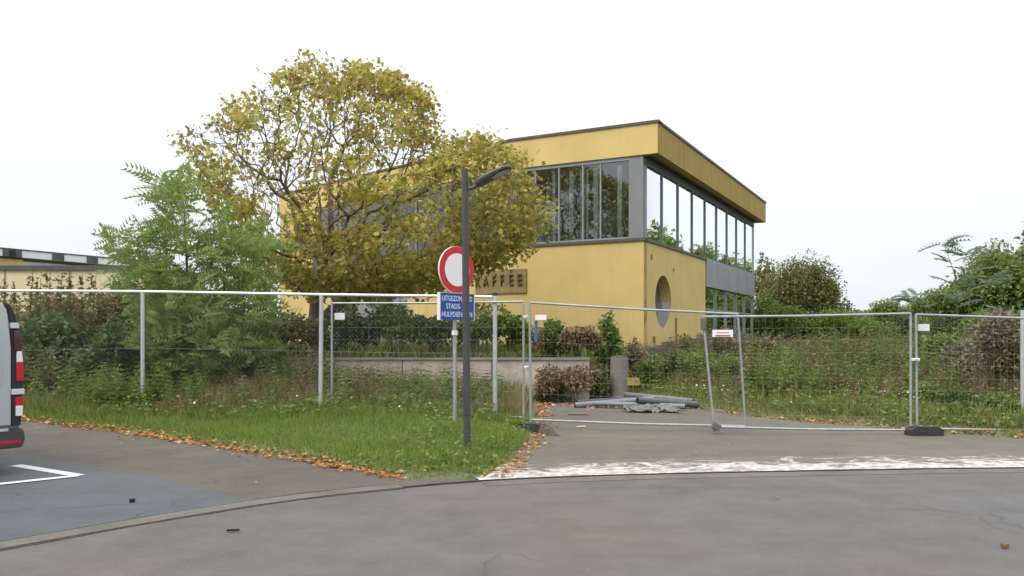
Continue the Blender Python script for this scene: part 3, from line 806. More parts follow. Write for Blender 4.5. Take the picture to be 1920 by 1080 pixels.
MB().wall(u0 - ud * 6 + un * 0.25, u1 + un * 0.25, 6.852, 6.92, un, 8).build("roof", M['roof'], U)
MB().wall(u0 + un * 0.05, u0 + ud * 3.3 + un * 0.05, 6.30, 6.415, un, 0.3).build("roof_edge", M['dark_metal'], U)
MB().wall(u0 - ud * 6, u0 - ud * 0.001, 0.8, 6.4, un, 0.3).build("wall", M['yellow'], U)
for t in (0.1, 2.0, 2.35, 5.0, 7.3, 10.4):
    MB().wall(u0 + ud * t + un * 0.26, u0 + ud * (t + (0.75 if t < 8 else 0.6)) + un * 0.26, 6.40, 6.86, un, 0.05).build("dark_patch", M['roof'], U)
for t, h in ((1.2, 1.4), (2.0, 1.6)):
    MB().tube([(*(u0 + ud * t - un * 2), 6.9), (*(u0 + ud * t - un * 2), 6.9 + h)], 0.02, 6).build("mast", M['lightgrey'], U)

# ------------------------------------------------------------------ retaining walls
lw = thing("low_wall", "long low pinkish concrete wall holding the shrubs behind the fence", "wall", (-3, 20, 0))
MB().box((-4.6, 19.97, 0.45), (13.0, 0.30, 1.12)).build("wall_body", M['concrete_pink'], lw, bevel=0.015)
for x in (-9.3, -7.1, -4.9, -2.7, -0.5):
    MB().box((x, 19.815, 0.45), (0.03, 0.014, 1.11)).build("joint", M['palisade'], lw)
MB().box((-4.6, 19.96, 1.035), (13.04, 0.36, 0.05)).build("coping", M['concrete'], lw)
pal = thing("palisade_wall", "stepped grey concrete palisade rising along the foot of the yellow building", "wall", (4, 24.5, 0))
pts = [np.array(p) for p in ((2.35, 22.15), (2.9, 22.95), (4.15, 24.85), (6.05, 27.45), (9.5, 30.1))]
segs = [(a, b) for a, b in zip(pts[:-1], pts[1:])]
tot = 0.0; k = 0
for a, b in segs:
    L = np.linalg.norm(b - a); n = max(1, round(L / 0.42)); d = (b - a) / L
    for i in range(n):
        c = a + d * (i + 0.5) * L / n
        x_img = 960 + c[0] / c[1] * F
        ytop = [661, 655, 649, 641, 633, 626, 631][int(np.searchsorted([1180, 1216, 1248, 1288, 1316, 1405], x_img))]
        zt = pz(ytop, c[1]) + RS.uniform(-0.05, 0.05)
        mbp = MB().box((c[0], c[1], zt / 2 - 0.05), (L / n - 0.025, 0.18, zt + 0.1), math.atan2(d[1], d[0]) + RS.uniform(-0.04, 0.04))
        mbp.build("palisade_post", M['palisade'], pal, bevel=0.012)
        k += 1

# ------------------------------------------------------------------ foliage tools
def frames(D, roll):
    """rotation matrices whose local +X points along D"""
    D = D / np.maximum(np.linalg.norm(D, axis=1, keepdims=True), 1e-9)
    up = np.tile([0, 0, 1.0], (len(D), 1)); up[np.abs(D[:, 2]) > 0.95] = [0, 1.0, 0]
    Y = np.cross(up, D); Y /= np.linalg.norm(Y, axis=1, keepdims=True)
    Z = np.cross(D, Y)
    c, s = np.cos(roll)[:, None], np.sin(roll)[:, None]
    return np.stack([D, Y * c + Z * s, -Y * s + Z * c], 2)

def scatter(tv, tf, Pos, Dir, roll, scale):
    """copies of a template: arrays of vertices and triangles"""
    tv = np.asarray(tv, float); tf = np.asarray(tf, int)
    R = frames(np.asarray(Dir, float), np.asarray(roll, float))
    sc = np.asarray(scale, float)
    if sc.ndim == 1: sc = sc[:, None]
    loc = tv[None] * sc[:, None, :] if sc.shape[1] == 3 else tv[None] * sc[:, :, None]
    V = np.einsum('nij,nkj->nki', R, loc) + np.asarray(Pos)[:, None, :]
    T = tf[None] + (np.arange(len(Pos)) * len(tv))[:, None, None]
    return V.reshape(-1, 3), T.reshape(-1, 3)

def merge(lst):
    V, T, b = [], [], 0
    for v, t in lst:
        V.append(v); T.append(t + b); b += len(v)
    return np.concatenate(V), np.concatenate(T)

LEAF = ([(0, 0, 0), (0.45, 0.30, 0.06), (1, 0, -0.08), (0.45, -0.30, 0.06)], [(0, 1, 2), (0, 2, 3)])
MAPLE = ([(0, 0, 0), (0.15, 0.42, 0.02), (0.42, 0.30, 0.05), (0.62, 0.52, -0.06), (0.70, 0.18, 0.03), (1.0, 0, -0.14), (0.70, -0.18, 0.03), (0.62, -0.52, -0.06), (0.42, -0.30, 0.05), (0.15, -0.42, 0.02)],
         [(0, 1, 2), (0, 2, 4), (2, 3, 4), (0, 4, 5), (0, 5, 6), (0, 6, 8), (6, 7, 8), (0, 8, 9)])
def frond(n=8, w=0.30, lw=0.10, droop=0.25):
    v, f = [], []
    for i in range(n):
        s = (i + 1.2) / (n + 0.6); z = -droop * s * s
        ww = w * (0.75 + 0.5 * math.sin(math.pi * min(1, s * 0.9 + 0.1)))
        for sgn in (-1, 1):
            b = len(v)
            v += [(s, 0, z), (s + lw * 0.55, sgn * ww * 0.5 + 0.0, z - 0.01), (s + lw * 1.3, sgn * ww, z - 0.07), (s - lw * 0.25, sgn * ww * 0.55, z - 0.03)]
            f += [(b, b + 1, b + 2), (b, b + 2, b + 3)]
    b = len(v)
    v += [(0, -0.008, 0), (0, 0.008, 0), (1, 0, -droop)]; f += [(b, b + 1, b + 2)]
    return v, f
FROND = frond()
BLADE = ([(0, -0.05, 0), (0, 0.05, 0), (0.55, -0.035, 0.03), (0.55, 0.035, 0.03), (1, 0, 0.18)], [(0, 1, 3), (0, 3, 2), (2, 3, 4)])
PETAL = ([(0, 0, 0)] + [(math.cos(a) * (0.5 if k % 2 else 0.3), math.sin(a) * (0.5 if k % 2 else 0.3), 0.06) for k, a in enumerate(np.linspace(0, 2 * math.pi, 10, endpoint=False))], [(0, 1 + k, 1 + (k + 1) % 10) for k in range(10)])

def rnd_dir(n, zlo=-1.0, zhi=1.0):
    a = RS.uniform(0, 2 * math.pi, n); z = RS.uniform(zlo, zhi, n); r = np.sqrt(np.clip(1 - z * z, 0, 1))
    return np.stack([r * np.cos(a), r * np.sin(a), z], 1)

def grow(chain, pts, bf=0.45):
    """nearest-join branching from a given chain of trunk points: nodes, parent indices"""
    nodes = [np.array(c, float) for c in chain]; par = list(range(-1, len(chain) - 1))
    plen = [0.0]
    for i in range(1, len(chain)): plen.append(plen[-1] + np.linalg.norm(nodes[i] - nodes[i - 1]))
    pts = np.array(pts, float)
    best = np.full(len(pts), 1e9); bi = np.zeros(len(pts), int)
    def upd(j):
        c = np.linalg.norm(pts - nodes[j], axis=1) + bf * plen[j]
        w = c < best; best[w] = c[w]; bi[w] = j
    for j in range(len(nodes)): upd(j)
    alive = np.ones(len(pts), bool)
    for _ in range(len(pts)):
        k = int(np.argmin(np.where(alive, best, 1e9)))
        alive[k] = False
        j = bi[k]; nodes.append(pts[k]); par.append(int(j))
        plen.append(plen[j] + np.linalg.norm(pts[k] - nodes[j]))
        best[k] = 1e9
        upd(len(nodes) - 1)
        best[~alive] = 1e9
    return np.array(nodes), np.array(par)

def limbs(nodes, par, r_tip, r_trunk, expo=0.5, sag=0.06, seg_big=7):
    n = len(nodes); cnt = np.zeros(n); nch = np.zeros(n, int)
    for i in range(n - 1, 0, -1):
        if nch[i] == 0: cnt[i] = 1
        if par[i] >= 0: cnt[par[i]] += cnt[i]; nch[par[i]] += 1
    rad = r_tip * np.maximum(cnt, 1) ** expo
    rad *= 1.0
    sc = r_trunk / max(rad.max(), 1e-6)
    rad = np.where(rad > r_tip * 2.5, r_tip * 2.5 + (rad - r_tip * 2.5) * (r_trunk - r_tip * 2.5) / max(rad.max() - r_tip * 2.5, 1e-6), rad)
    mb = MB()
    for i in range(1, n):
        p = par[i]
        if p < 0: continue
        a, b = nodes[p], nodes[i]; L = np.linalg.norm(b - a)
        r1 = rad[i]; r0 = min(rad[p], r1 * 1.5 + 0.004)
        mid = (a + b) / 2 + RS.normal(0, 1, 3) * L * sag
        seg = seg_big if r1 > 0.04 else (4 if r1 > 0.015 else 3)
        mb.tube([a, mid, b], [r0, (r0 + r1) / 2, r1], seg, cap=(nch[i] == 0))
    return mb, rad, nch

def leaves(points, per, spread, size, template, droop=0.3, jit=0.4, outward=None):
    n = len(points) * per
    Pp = np.repeat(points, per, 0) + RS.normal(0, 1, (n, 3)) * spread
    D = rnd_dir(n)
    if outward is not None: D = D + (Pp - outward) / np.maximum(np.linalg.norm(Pp - outward, axis=1, keepdims=True), 1e-6) * 0.7
    D[:, 2] -= droop
    return scatter(template[0], template[1], Pp, D, RS.uniform(-0.9, 0.9, n), size * RS.uniform(1 - jit, 1 + jit, n))

def pip(poly, x, y):
    return sdist(poly, np.array(x), np.array(y)) < 0

# ------------------------------------------------------------------ the maple in front of the building
def maple():
    D0 = 23.0
    base = np.array([px(590, D0), D0, 1.02])
    sil = [(352, 222), (400, 205), (440, 178), (505, 130), (560, 105), (612, 88), (700, 108), (768, 142), (812, 188), (806, 235), (868, 245), (930, 232), (972, 268), (1000, 322), (1026, 390), (990, 430), (985, 462), (900, 492), (820, 530), (700, 550), (560, 545), (505, 500), (440, 450), (385, 340), (345, 280)]
    pts = []; w = []
    while len(pts) < 3000:
        x = RS.uniform(340, 1030, 4000); y = RS.uniform(85, 555, 4000)
        sd = sdist(sil, x, y)
        keep = sd < -3
        # thin out the dark middle, favour the shell
        keep &= RS.uniform(0, 1, 4000) < np.where(sd > -60, 1.0, 0.62)
        for a, b, s in zip(x[keep], y[keep], sd[keep]):
            half = 4.3 * math.sqrt(max(0, 1 - (1 - min(1, -s / 190.0)) ** 2))
            dep = RS.uniform(-1, 1); dep = math.copysign(abs(dep) ** 0.7, dep) * half
            if a > 850: dep *= 0.6
            e_ = D0 + 0.8 * dep; pts.append((px(a, e_), D0 + dep, pz(b + 14, e_)))
    pts = np.array(pts[:3000])
    chain = [base + np.array([0, 0, -0.1]), base + np.array([0.02, 0, 0.7]), P(594, 560, D0), P(598, 520, D0)]
    limbs_px = [[(575, 470), (520, 420), (455, 360)], [(590, 450), (588, 360), (585, 290)], [(620, 460), (650, 340), (690, 250)], [(660, 480), (720, 420), (800, 345)], [(700, 500), (790, 470), (880, 420)], [(550, 490), (480, 465), (420, 440)]]
    nodes = [np.array(c) for c in chain]; par = [-1, 0, 1, 2]
    extra = []
    for L in limbs_px:
        dd = RS.uniform(-1.3, 1.3)
        for i, (x, y) in enumerate(L):
            extra.append(P(x, y, D0) + np.array([0, dd * (i + 1) / 3, 0]))
    nd, pr = grow(chain, np.concatenate([np.array(extra), pts]), 0.42)
    mb, rad, nch = limbs(nd, pr, 0.0072, 0.22, 0.42, 0.09)
    t = thing("maple_tree", "large half bare maple with yellow olive leaves in front of the yellow building", "tree", tuple(base))
    mb.build("trunk", M['bark'], t, smooth=True)
    # leaf clusters: dense low and right, sparse at the upper left
    tip = nd[4:]
    X = 960 + (tip[:, 0]) / D0 * F; Y = 630 - (tip[:, 2] - 1.6) / D0 * F
    dens = 0.13 + 0.30 * np.clip((X - 560) / 230, 0, 1) + 0.22 * np.clip((Y - 330) / 110, 0, 1)
    dens += 0.28 * np.clip((230 - Y) / 80, 0, 1) * (X > 450)
    dens *= 0.35 + 0.95 * (0.5 + 0.5 * np.sin(X * 0.041 + 1.3) * np.cos(Y * 0.052 + X * 0.013))
    dens += 0.10 * np.clip((Y - 455) / 40, 0, 1) * (X < 720)
    sd = sdist(sil, X, Y); dens += np.where(sd > -30, 0.14, 0)
    pick = RS.uniform(0, 1, len(tip)) < np.clip(dens * 0.74 + 0.03, 0.05, 0.8)
    cl = tip[pick]
    k = len(cl)
    brown = RS.uniform(0, 1, k) < np.where(Y[pick] > 400, 0.12, 0.25)
    # drooping parasols of leaves at the twig ends
    a = leaves(cl[~brown], 26, np.array([0.23, 0.23, 0.13]), 0.128, MAPLE, 0.7)
    b = leaves(cl[brown], 20, np.array([0.22, 0.22, 0.10]), 0.11, MAPLE, 0.8)
    np_mesh("crown", *a, M['leaf_maple'], t)
    np_mesh("withered_foliage", *b, M['leaf_maple_brown'], t)
maple()

# ------------------------------------------------------------------ feathery green tree
def feathery_tree():
    D0 = 17.6
    base = np.array([px(352, D0), D0, g1(px(352, D0), D0) - 0.05])
    sil = [(300, 335), (345, 318), (372, 335), (388, 372), (430, 392), (470, 425), (508, 452), (505, 520), (520, 600), (480, 660), (440, 700), (330, 705), (280, 660), (245, 560), (215, 520), (200, 470), (192, 432), (228, 424), (262, 420), (300, 400), (290, 360)]
    pts = []
    while len(pts) < 400:
        x = RS.uniform(190, 520, 2000); y = RS.uniform(315, 700, 2000); sd = sdist(sil, x, y)
        for a, b, s in zip(x[sd < -6], y[sd < -6], sd[sd < -6]):
            half = 1.7 * math.sqrt(max(0, 1 - (1 - min(1, -s / 110.0)) ** 2))
            dd = RS.uniform(-1, 1) * half; pts.append((px(a, D0 + dd * 0.8), D0 + dd, pz(b + 8, D0 + dd * 0.8)))
    pts = np.array(pts[:400])
    chain = [base, P(352, 640, D0), P(354, 560, D0), P(350, 480, D0), P(346, 400, D0), P(342, 345, D0)]
    nd, pr = grow(chain, pts, 0.35)
    mb, rad, nch = limbs(nd, pr, 0.006, 0.075, 0.5, 0.05)
    t = thing("feathery_tree", "slender bright green tree with feathery compound leaves left of the maple", "tree", tuple(base))
    mb.build("trunk", M['bark_grey'], t, smooth=True)
    tips = nd[3:]
    n = 3
    Pp = np.repeat(tips, n, 0) + RS.normal(0, 0.11, (len(tips) * n, 3))
    ctr = np.stack([np.full(len(Pp), base[0]), np.full(len(Pp), D0), Pp[:, 2] - 0.3], 1)
    D = rnd_dir(len(Pp), -0.3, 0.8) * 1.3 + (Pp - ctr) / np.maximum(np.linalg.norm(Pp - ctr, axis=1, keepdims=True), 0.05)
    D[:, 2] -= 0.12
    v = scatter(*frond(7, 0.26, 0.13, 0.5), Pp, D, RS.uniform(-1.6, 1.6, len(Pp)), RS.uniform(0.28, 0.58, len(Pp)))
    np_mesh("crown", *v, M['leaf_robinia'], t)
feathery_tree()

# ------------------------------------------------------------------ generic shrubs and trees
def lumpy(n, c, r, shell=0.55, k=9):
    """points of a lumpy crown: blobs on an ellipsoid"""
    c = np.array(c, float); r = np.array(r, float)
    bl = rnd_dir(k, -0.55, 1.0) * RS.uniform(0.35, 0.75, (k, 1))
    br = RS.uniform(0.35, 0.62, k)
    w = RS.choice(k, n, p=br / br.sum())
    q = bl[w] + rnd_dir(n) * (br[w] * RS.uniform(shell, 1.0, n))[:, None]
    return c + q * r, c + bl[w] * r

def shrub(name, label, x, y, w, h, m, n=1500, leaf=0.11, cat="shrub", group=None, dep=None, stemm='stem_green', z=None, template=LEAF, droop=0.15, k=9, nst=14):
    z = (g1(x, y) - 0.03) if z is None else z
    dep = dep or w * 0.8
    t = thing(name, label, cat, (x, y, z), group=group)
    c = (x, y, z + h * 0.52); r = (w / 2 * 0.88, dep / 2 * 0.88, h * 0.44)
    pts, ctr = lumpy(n, c, r, 0.5, k)
    pts[:, 2] = np.maximum(pts[:, 2], z + 0.03)
    D = rnd_dir(n) * 0.7 + (pts - ctr) / np.maximum(np.linalg.norm(pts - ctr, axis=1, keepdims=True), 1e-6) * 0.6
    D[:, 2] -= droop
    v = scatter(*template, pts, D, RS.uniform(-0.9, 0.9, n), leaf * RS.uniform(0.6, 1.4, n))
    np_mesh("foliage", *v, m, t)
    sp = pts[RS.choice(n, nst)]
    mb = MB()
    for q in sp:
        b = np.array([x + RS.normal(0, w * 0.07), y + RS.normal(0, dep * 0.07), z])
        mid = (b + q) / 2 + np.array([0, 0, h * 0.08]) + RS.normal(0, 0.04, 3)
        mb.tube([b, mid, q], [0.014, 0.009, 0.004], 4, cap=False)
    mb.build("stem", M[stemm], t)
    return t

def tree(name, label, x, y, h, w, m, n=3000, leaf=0.22, z=0.8, clear=0.25, cat="tree", group=None, k=14, bark='bark', open_=0.5, dep=None, trunk_r=None):
    t = thing(name, label, cat, (x, y, z), group=group)
    cz = z + h * (clear + (1 - clear) / 2)
    r = np.array([w / 2 * 0.85, (dep or w) / 2 * 0.85, h * (1 - clear) / 2 * 0.88])
    pts, ctr = lumpy(n, (x, y, cz), r, open_, k)
    D = rnd_dir(n) * 0.8 + (pts - ctr) / np.maximum(np.linalg.norm(pts - ctr, axis=1, keepdims=True), 1e-6) * 0.5
    D[:, 2] -= 0.2
    v = scatter(*LEAF, pts, D, RS.uniform(-0.9, 0.9, n), leaf * RS.uniform(0.6, 1.5, n))
    np_mesh("crown", *v, m, t)
    chain = [(x, y, z - 0.1), (x + 0.02 * h * RS.normal(), y, z + h * clear * 0.6), (x + 0.03 * h * RS.normal(), y, z + h * (clear + 0.12))]
    nd, pr = grow(chain, pts[RS.choice(n, 70)], 0.4)
    mb, _, _ = limbs(nd, pr, 0.012, trunk_r or 0.03 * h, 0.5, 0.07, 6)
    mb.build("trunk", M[bark], t, smooth=True)
    return t

# trees beyond the field, right of the building
tree("autumn_tree", "tall brown green tree standing just right of the building", px(1500, 58), 58, 7.6, 6.2, M['leaf_autumn'], 15000, 0.18, 0.9, 0.03, k=24, open_=0.35)
tree("thin_autumn_tree", "thin crowned brown tree touching the right end of the building", px(1433, 62), 62, 7.2, 3.0, M['leaf_autumn'], 1500, 0.26, 0.9, 0.25, k=9)
tree("dark_autumn_tree", "dark tree at the lower right flank of the brown green tree", px(1556, 57), 57, 5.0, 3.4, M['leaf_autumn'], 4400, 0.18, 0.9, 0.1, k=11, open_=0.35)
tree("round_tree", "round dark green clipped looking tree beyond the field left of the double post", px(1664, 50), 50, 3.6, 3.0, M['leaf_mid'], 4200, 0.16, 0.75, 0.05, k=16, open_=0.35)
tree("round_tree", "lighter green round tree rising behind the double fence post", px(1742, 47), 47, 3.5, 3.3, M['leaf_fresh'], 4200, 0.16, 0.75, 0.05, k=16, open_=0.35)
tree("spreading_tree", "large fresh green tree at the right edge of the photo", px(1890, 40), 40, 5.4, 5.8, M['leaf_mid'], 13000, 0.20, 0.8, 0.02, k=20, open_=0.35)
tree("spreading_tree", "mid green tree sloping down left of the large fresh green tree", px(1800, 43), 43, 4.2, 4.4, M['leaf_mid'], 6000, 0.18, 0.8, 0.05, k=16, open_=0.35)
tree("far_grey_tree", "greyish brown tree top showing over the large fresh green tree", px(1868, 62), 62, 8.4, 4.2, M['leaf_autumn'], 3500, 0.22, 0.9, 0.2, k=12)
tree("far_grey_tree", "dark tree top cut by the right edge of the photo", px(1935, 60), 60, 9.0, 3.6, M['leaf_autumn'], 2500, 0.22, 0.9, 0.2, k=10)
hx = [(1432, 46, 2.9, 2.8, 'leaf_mid', "mid green bush against the glazed ground floor of the building"),
      (1470, 44, 2.5, 2.6, 'leaf_fresh', "yellow green rounded bush below the brown green tree"),
      (1515, 46, 2.3, 2.6, 'leaf_dark', "dark green bush under the middle of the brown green tree"),
      (1552, 45, 2.5, 2.6, 'leaf_fresh', "light green bush under the right side of the brown green tree"),
      (1592, 47, 2.4, 2.6, 'leaf_mid', "mid green bush midway between brown green tree and round clipped looking tree"),
      (1622, 45, 2.1, 2.4, 'leaf_fresh', "yellow green bush just left of the round clipped looking tree"),
      (1652, 43, 1.7, 2.2, 'leaf_mid', "low green bush in front of the round clipped looking tree"),
      (1696, 45, 2.3, 2.4, 'leaf_dark', "dark bush seen through the gap of the double fence post"),
      (1745, 41, 2.0, 2.4, 'leaf_mid', "green bush just right of the blue tarpaulin"),
      (1790, 39, 2.3, 2.8, 'leaf_dark', "dark green bush behind the pale sapling"),
      (1850, 37, 2.4, 3.2, 'leaf_mid', "green bush below the large fresh green tree"),
      (1915, 36, 2.4, 3.2, 'leaf_fresh', "light green bush at the right edge below the large tree")]
for x, d, h, w, m, lab in hx:
    shrub("hedge_bush", lab, px(x, d), d, w * 1.15, h, M[m], 2600, 0.17, group="bushes along the far side of the field", cat="bush", k=14)
# the far wood that closes the view behind the bushes
def far_wood():
    n = 26000
    x = RS.uniform(18, 120, n); y = 86 + 18 * np.sin(x * 0.05) + RS.normal(0, 3, n)
    top = 3.3 + 0.7 * np.sin(x * 0.31) + 0.5 * np.sin(x * 0.77 + 1) + np.clip((x - 50) * 0.12, 0, 5)
    z = 0.8 + top * RS.uniform(0, 1, n) ** 0.8
    v = scatter(*LEAF, np.stack([x, y, z], 1), rnd_dir(n), RS.uniform(-1, 1, n), 0.6 * RS.uniform(0.6, 1.4, n))
    tag(np_mesh("far_wood", *v, M['leaf_autumn']), kind='stuff')
far_wood()

# off to the right and behind: the trees mirrored in the panes
for i, (x, y, h, w, m) in enumerate([(49.5, 71.5, 13.5, 7.5, 'leaf_fresh'), (60.5, 88.8, 13.5, 9, 'leaf_mid'), (73, 108, 15, 12, 'leaf_fresh'), (87, 131, 17, 14, 'leaf_mid'), (55.5, 80, 10.5, 7, 'leaf_mid'), (67, 98, 12, 9, 'leaf_fresh'), (80, 120, 14, 11, 'leaf_mid'), (34, 40, 5.5, 7, 'leaf_fresh')]):
    tree("boundary_tree", "broad leafy boundary tree standing beyond the right edge of the photo", x, y, h * 1.06, w * 1.05, M[m], 7500, 0.50, 0.6, 0.02, group="boundary trees right of the photo", k=14)
for i, (x, y, h, w, m) in enumerate([(-30, -2, 10.5, 9, 'leaf_dark'), (-41, 6, 12.5, 10, 'leaf_dark'), (-50, 16, 12, 11, 'leaf_mid'), (-24, -12, 8, 8, 'leaf_mid'), (-12, -22, 6.5, 9, 'leaf_dark')]):
    tree("street_tree", "tall leafy street tree standing behind the photographer", x, y, h, w, M[m], 3500, 0.38, 0.0, 0.12, group="street trees behind the photographer", k=12)

# sapling with long pale compound leaves
def sapling():
    D0 = 20.0
    x0 = px(1795, D0); z0 = g1(x0, D0) - 0.03
    t = thing("sapling", "thin sapling with long pale compound leaves against the white sky at the right", "tree", (x0, D0, z0))
    stems = [[(1800, 700), (1798, 600), (1790, 520), (1765, 455)], [(1800, 690), (1812, 590), (1825, 530), (1818, 480)], [(1797, 660), (1765, 600), (1735, 575), (1705, 555)], [(1800, 640), (1850, 570), (1862, 520)]]
    mb = MB(); Pp, D = [], []
    for s in stems:
        q = [P(a, b, D0) + np.array([0, RS.normal(0, 0.1), 0]) for a, b in s]
        q[0][2] = max(q[0][2], z0)
        mb.tube([(x0, D0, z0)] + q, [0.02, 0.018, 0.014, 0.009, 0.004][:len(q) + 1], 5)
        for a, b in zip(q[:-1], q[1:]):
            for k in range(5):
                p = a + (b - a) * RS.uniform(0.2, 1.0)
                if p[2] > 2.2 + z0 * 0: Pp.append(p); D.append(rnd_dir(1, -0.25, 0.35)[0] + (b - a) / np.linalg.norm(b - a) * 0.6)
        for k in range(5): Pp.append(q[-1]); D.append(rnd_dir(1, -0.2, 0.6)[0])
    mb.build("trunk", M['bark_grey'], t, smooth=True)
    Pp, D = np.array(Pp), np.array(D)
    v = scatter(*frond(7, 0.24, 0.13, 0.3), Pp, D, RS.uniform(-0.5, 0.5, len(Pp)), RS.uniform(0.42, 0.66, len(Pp)))
    np_mesh("crown", *v, M['leaf_pale'], t)
sapling()

# shrubs behind and beside the fence, left to right
S = [
 ("dark_shrub", "dark leafy shrub beside the van's tail lamps behind the long fence", 95, 18.6, 2.3, 1.9, 'leaf_dark', 2600, .13),
 ("dark_shrub", "darkest dense shrub left of the first fence post", 205, 17.8, 1.7, 1.75, 'leaf_dark', 2600, .12),
 ("dark_shrub", "dark shrub directly behind the first fence post", 275, 18.4, 1.7, 2.0, 'leaf_dark', 2200, .12),
 ("brushwood", "brown withered brushwood above the dark shrubs at the far left", 130, 20.8, 3.0, 2.1, 'leaf_brown', 2600, .12),
 ("brushwood", "brown green brushwood between the annexe and the feathery tree", 225, 21.5, 2.4, 2.2, 'leaf_autumn', 2200, .12),
 ("brushwood", "brown brushwood partly behind the silver van", 30, 20.0, 2.4, 2.1, 'leaf_autumn', 2000, .12),
 ("leafy_shrub", "green shrub at the foot of the feathery tree", 330, 17.2, 1.8, 1.6, 'leaf_mid', 2000, .13),
 ("leafy_shrub", "green shrub right of the feathery tree's trunk", 430, 17.8, 1.9, 1.75, 'leaf_mid', 2200, .13),
 ("leafy_shrub", "yellow green shrub at the left end of the low wall", 482, 18.6, 1.5, 1.5, 'leaf_fresh', 1500, .13),
 ("hedge_shrub", "green shrub on the low wall left of the second fence post", 545, 21.2, 2.0, 1.5, 'leaf_autumn', 2000, .12),
 ("hedge_shrub", "dark green shrub on the low wall right of the second fence post", 655, 21.0, 2.0, 1.25, 'leaf_dark', 2200, .12),
 ("hedge_shrub", "mid green shrub on the middle of the low wall", 735, 21.2, 2.1, 1.45, 'leaf_mid', 2400, .11),
 ("hedge_shrub", "dark green shrub on the low wall left of the road sign pole", 810, 20.9, 1.8, 1.25, 'leaf_dark', 2200, .11),
 ("hedge_shrub", "green shrub on the low wall between lamp post and end fence post", 900, 21.0, 1.7, 1.45, 'leaf_mid', 2200, .11),
 ("hedge_shrub", "light green shrub on the low wall right of the end fence post", 960, 21.3, 1.3, 1.25, 'leaf_fresh', 1300, .11),
 ("corner_shrub", "green shrub behind the right end of the low wall", 1035, 21.6, 1.3, 1.15, 'leaf_mid', 1400, .11),
 ("withered_shrub", "brown withered bush spilling down before the right end of the low wall", 1058, 19.5, 1.9, 1.2, 'leaf_brown', 2300, .09),
 ("withered_shrub", "rust coloured withered weed at the foot of the low wall", 1030, 19.55, 0.9, 0.5, 'leaf_autumn', 800, .08),
 ("withered_shrub", "reddish brown withered shrub hanging over the right end of the low wall", 1085, 20.8, 1.2, 1.0, 'leaf_brown', 1300, .10),
]
for nm, lab, x, d, w, h, m, n, lf in S:
    zz = 1.0 if d > 20.6 else None
    shrub(nm, lab, px(x, d), d, w, h, M[m], n, lf, z=zz, cat="shrub")
# weeds on the field side
S2 = [
 ("leafy_weed", "tall green leafy weed growing behind the concrete stump", 1142, 21.6, 1.0, 2.45, 'leaf_mid', 1300, .15),
 ("leafy_weed", "yellow green weed between the low wall and the concrete stump", 1118, 21.2, 0.8, 0.75, 'leaf_fresh', 600, .10),
 ("dead_bush", "large greyish brown dead bush at the right edge", 1850, 17.0, 1.9, 2.0, 'leaf_greybrown', 3200, .09),
 ("dead_bush", "smaller dead brown bush left of the large dead bush", 1795, 18.2, 1.2, 1.25, 'leaf_greybrown', 1500, .09),
 ("dead_bush", "dark brown dead bush cut by the right edge", 1915, 16.4, 1.1, 1.65, 'leaf_brown', 1500, .09),
 ("bramble", "dark green bramble at the foot of the dead bush", 1795, 14.6, 0.9, 0.55, 'leaf_dark', 900, .08),
 ("bramble", "green bramble near the right edge of the photo", 1885, 14.4, 0.9, 0.5, 'leaf_mid', 900, .08),
 ("bramble", "green weed clump right of the double fence post", 1745, 15.6, 0.8, 0.6, 'leaf_mid', 700, .08),
 ("field_bush", "green bush right of the double fence post beyond the meadow", 1765, 24, 2.0, 1.5, 'leaf_mid', 1700, .12),
 ("dry_weed", "brown dry weed clump in the middle of the meadow", 1525, 24, 1.5, 1.15, 'leaf_brown', 1300, .09),
 ("dry_weed", "brown dry weed clump below the right end of the building", 1440, 25, 1.6, 1.3, 'leaf_brown', 1300, .10),
 ("dry_weed", "brown weed clump further back left of the far fence", 1600, 27, 1.9, 1.2, 'leaf_autumn', 1300, .10),
 ("dry_weed", "small rust brown dock clump among the white flowers", 1568, 17.5, 0.55, 0.62, 'leaf_brown', 500, .06),
 ("dry_weed", "small brown dock clump left of the white flowers", 1520, 18.2, 0.5, 0.55, 'leaf_brown', 420, .06),
("tall_weed", "brown green weed mound between the low wall's end and the concrete stump", 1108, 20.3, 0.9, 1.25, 'leaf_autumn', 1200, .09),
 ("tall_weed", "tall brown weed hiding the lowest palisade step right of the stump", 1190, 22.1, 0.8, 1.4, 'leaf_brown', 900, .09),
 ("tall_weed", "tall olive weed rising before the middle palisade steps", 1276, 23.6, 1.0, 1.45, 'leaf_autumn', 1000, .09),
 ("tall_weed", "tall brown weed before the highest palisade step", 1345, 25.2, 1.3, 1.55, 'leaf_brown', 1000, .09),
 ("tall_weed", "green tall weed against the stepped palisade", 1215, 21.6, 0.9, 1.0, 'leaf_mid', 800, .09),
 ("tall_weed", "brownish tall weed against the middle of the palisade", 1255, 22.0, 0.9, 1.05, 'leaf_autumn', 800, .09),
 ("tall_weed", "green brown weed beside the leaning fence posts", 1300, 21.5, 1.1, 1.1, 'leaf_mid', 900, .09),
 ("tall_weed", "green weed between the two leaning fence posts", 1370, 21.0, 1.4, 0.9, 'leaf_mid', 1000, .09),
]
for nm, lab, x, d, w, h, m, n, lf in S2:
    shrub(nm, lab, px(x, d), d, w, h, M[m], n, lf, cat="bush" if 'bush' in nm else "weed", stemm='stem_brown' if m in ('leaf_brown', 'leaf_greybrown') else 'stem_green')

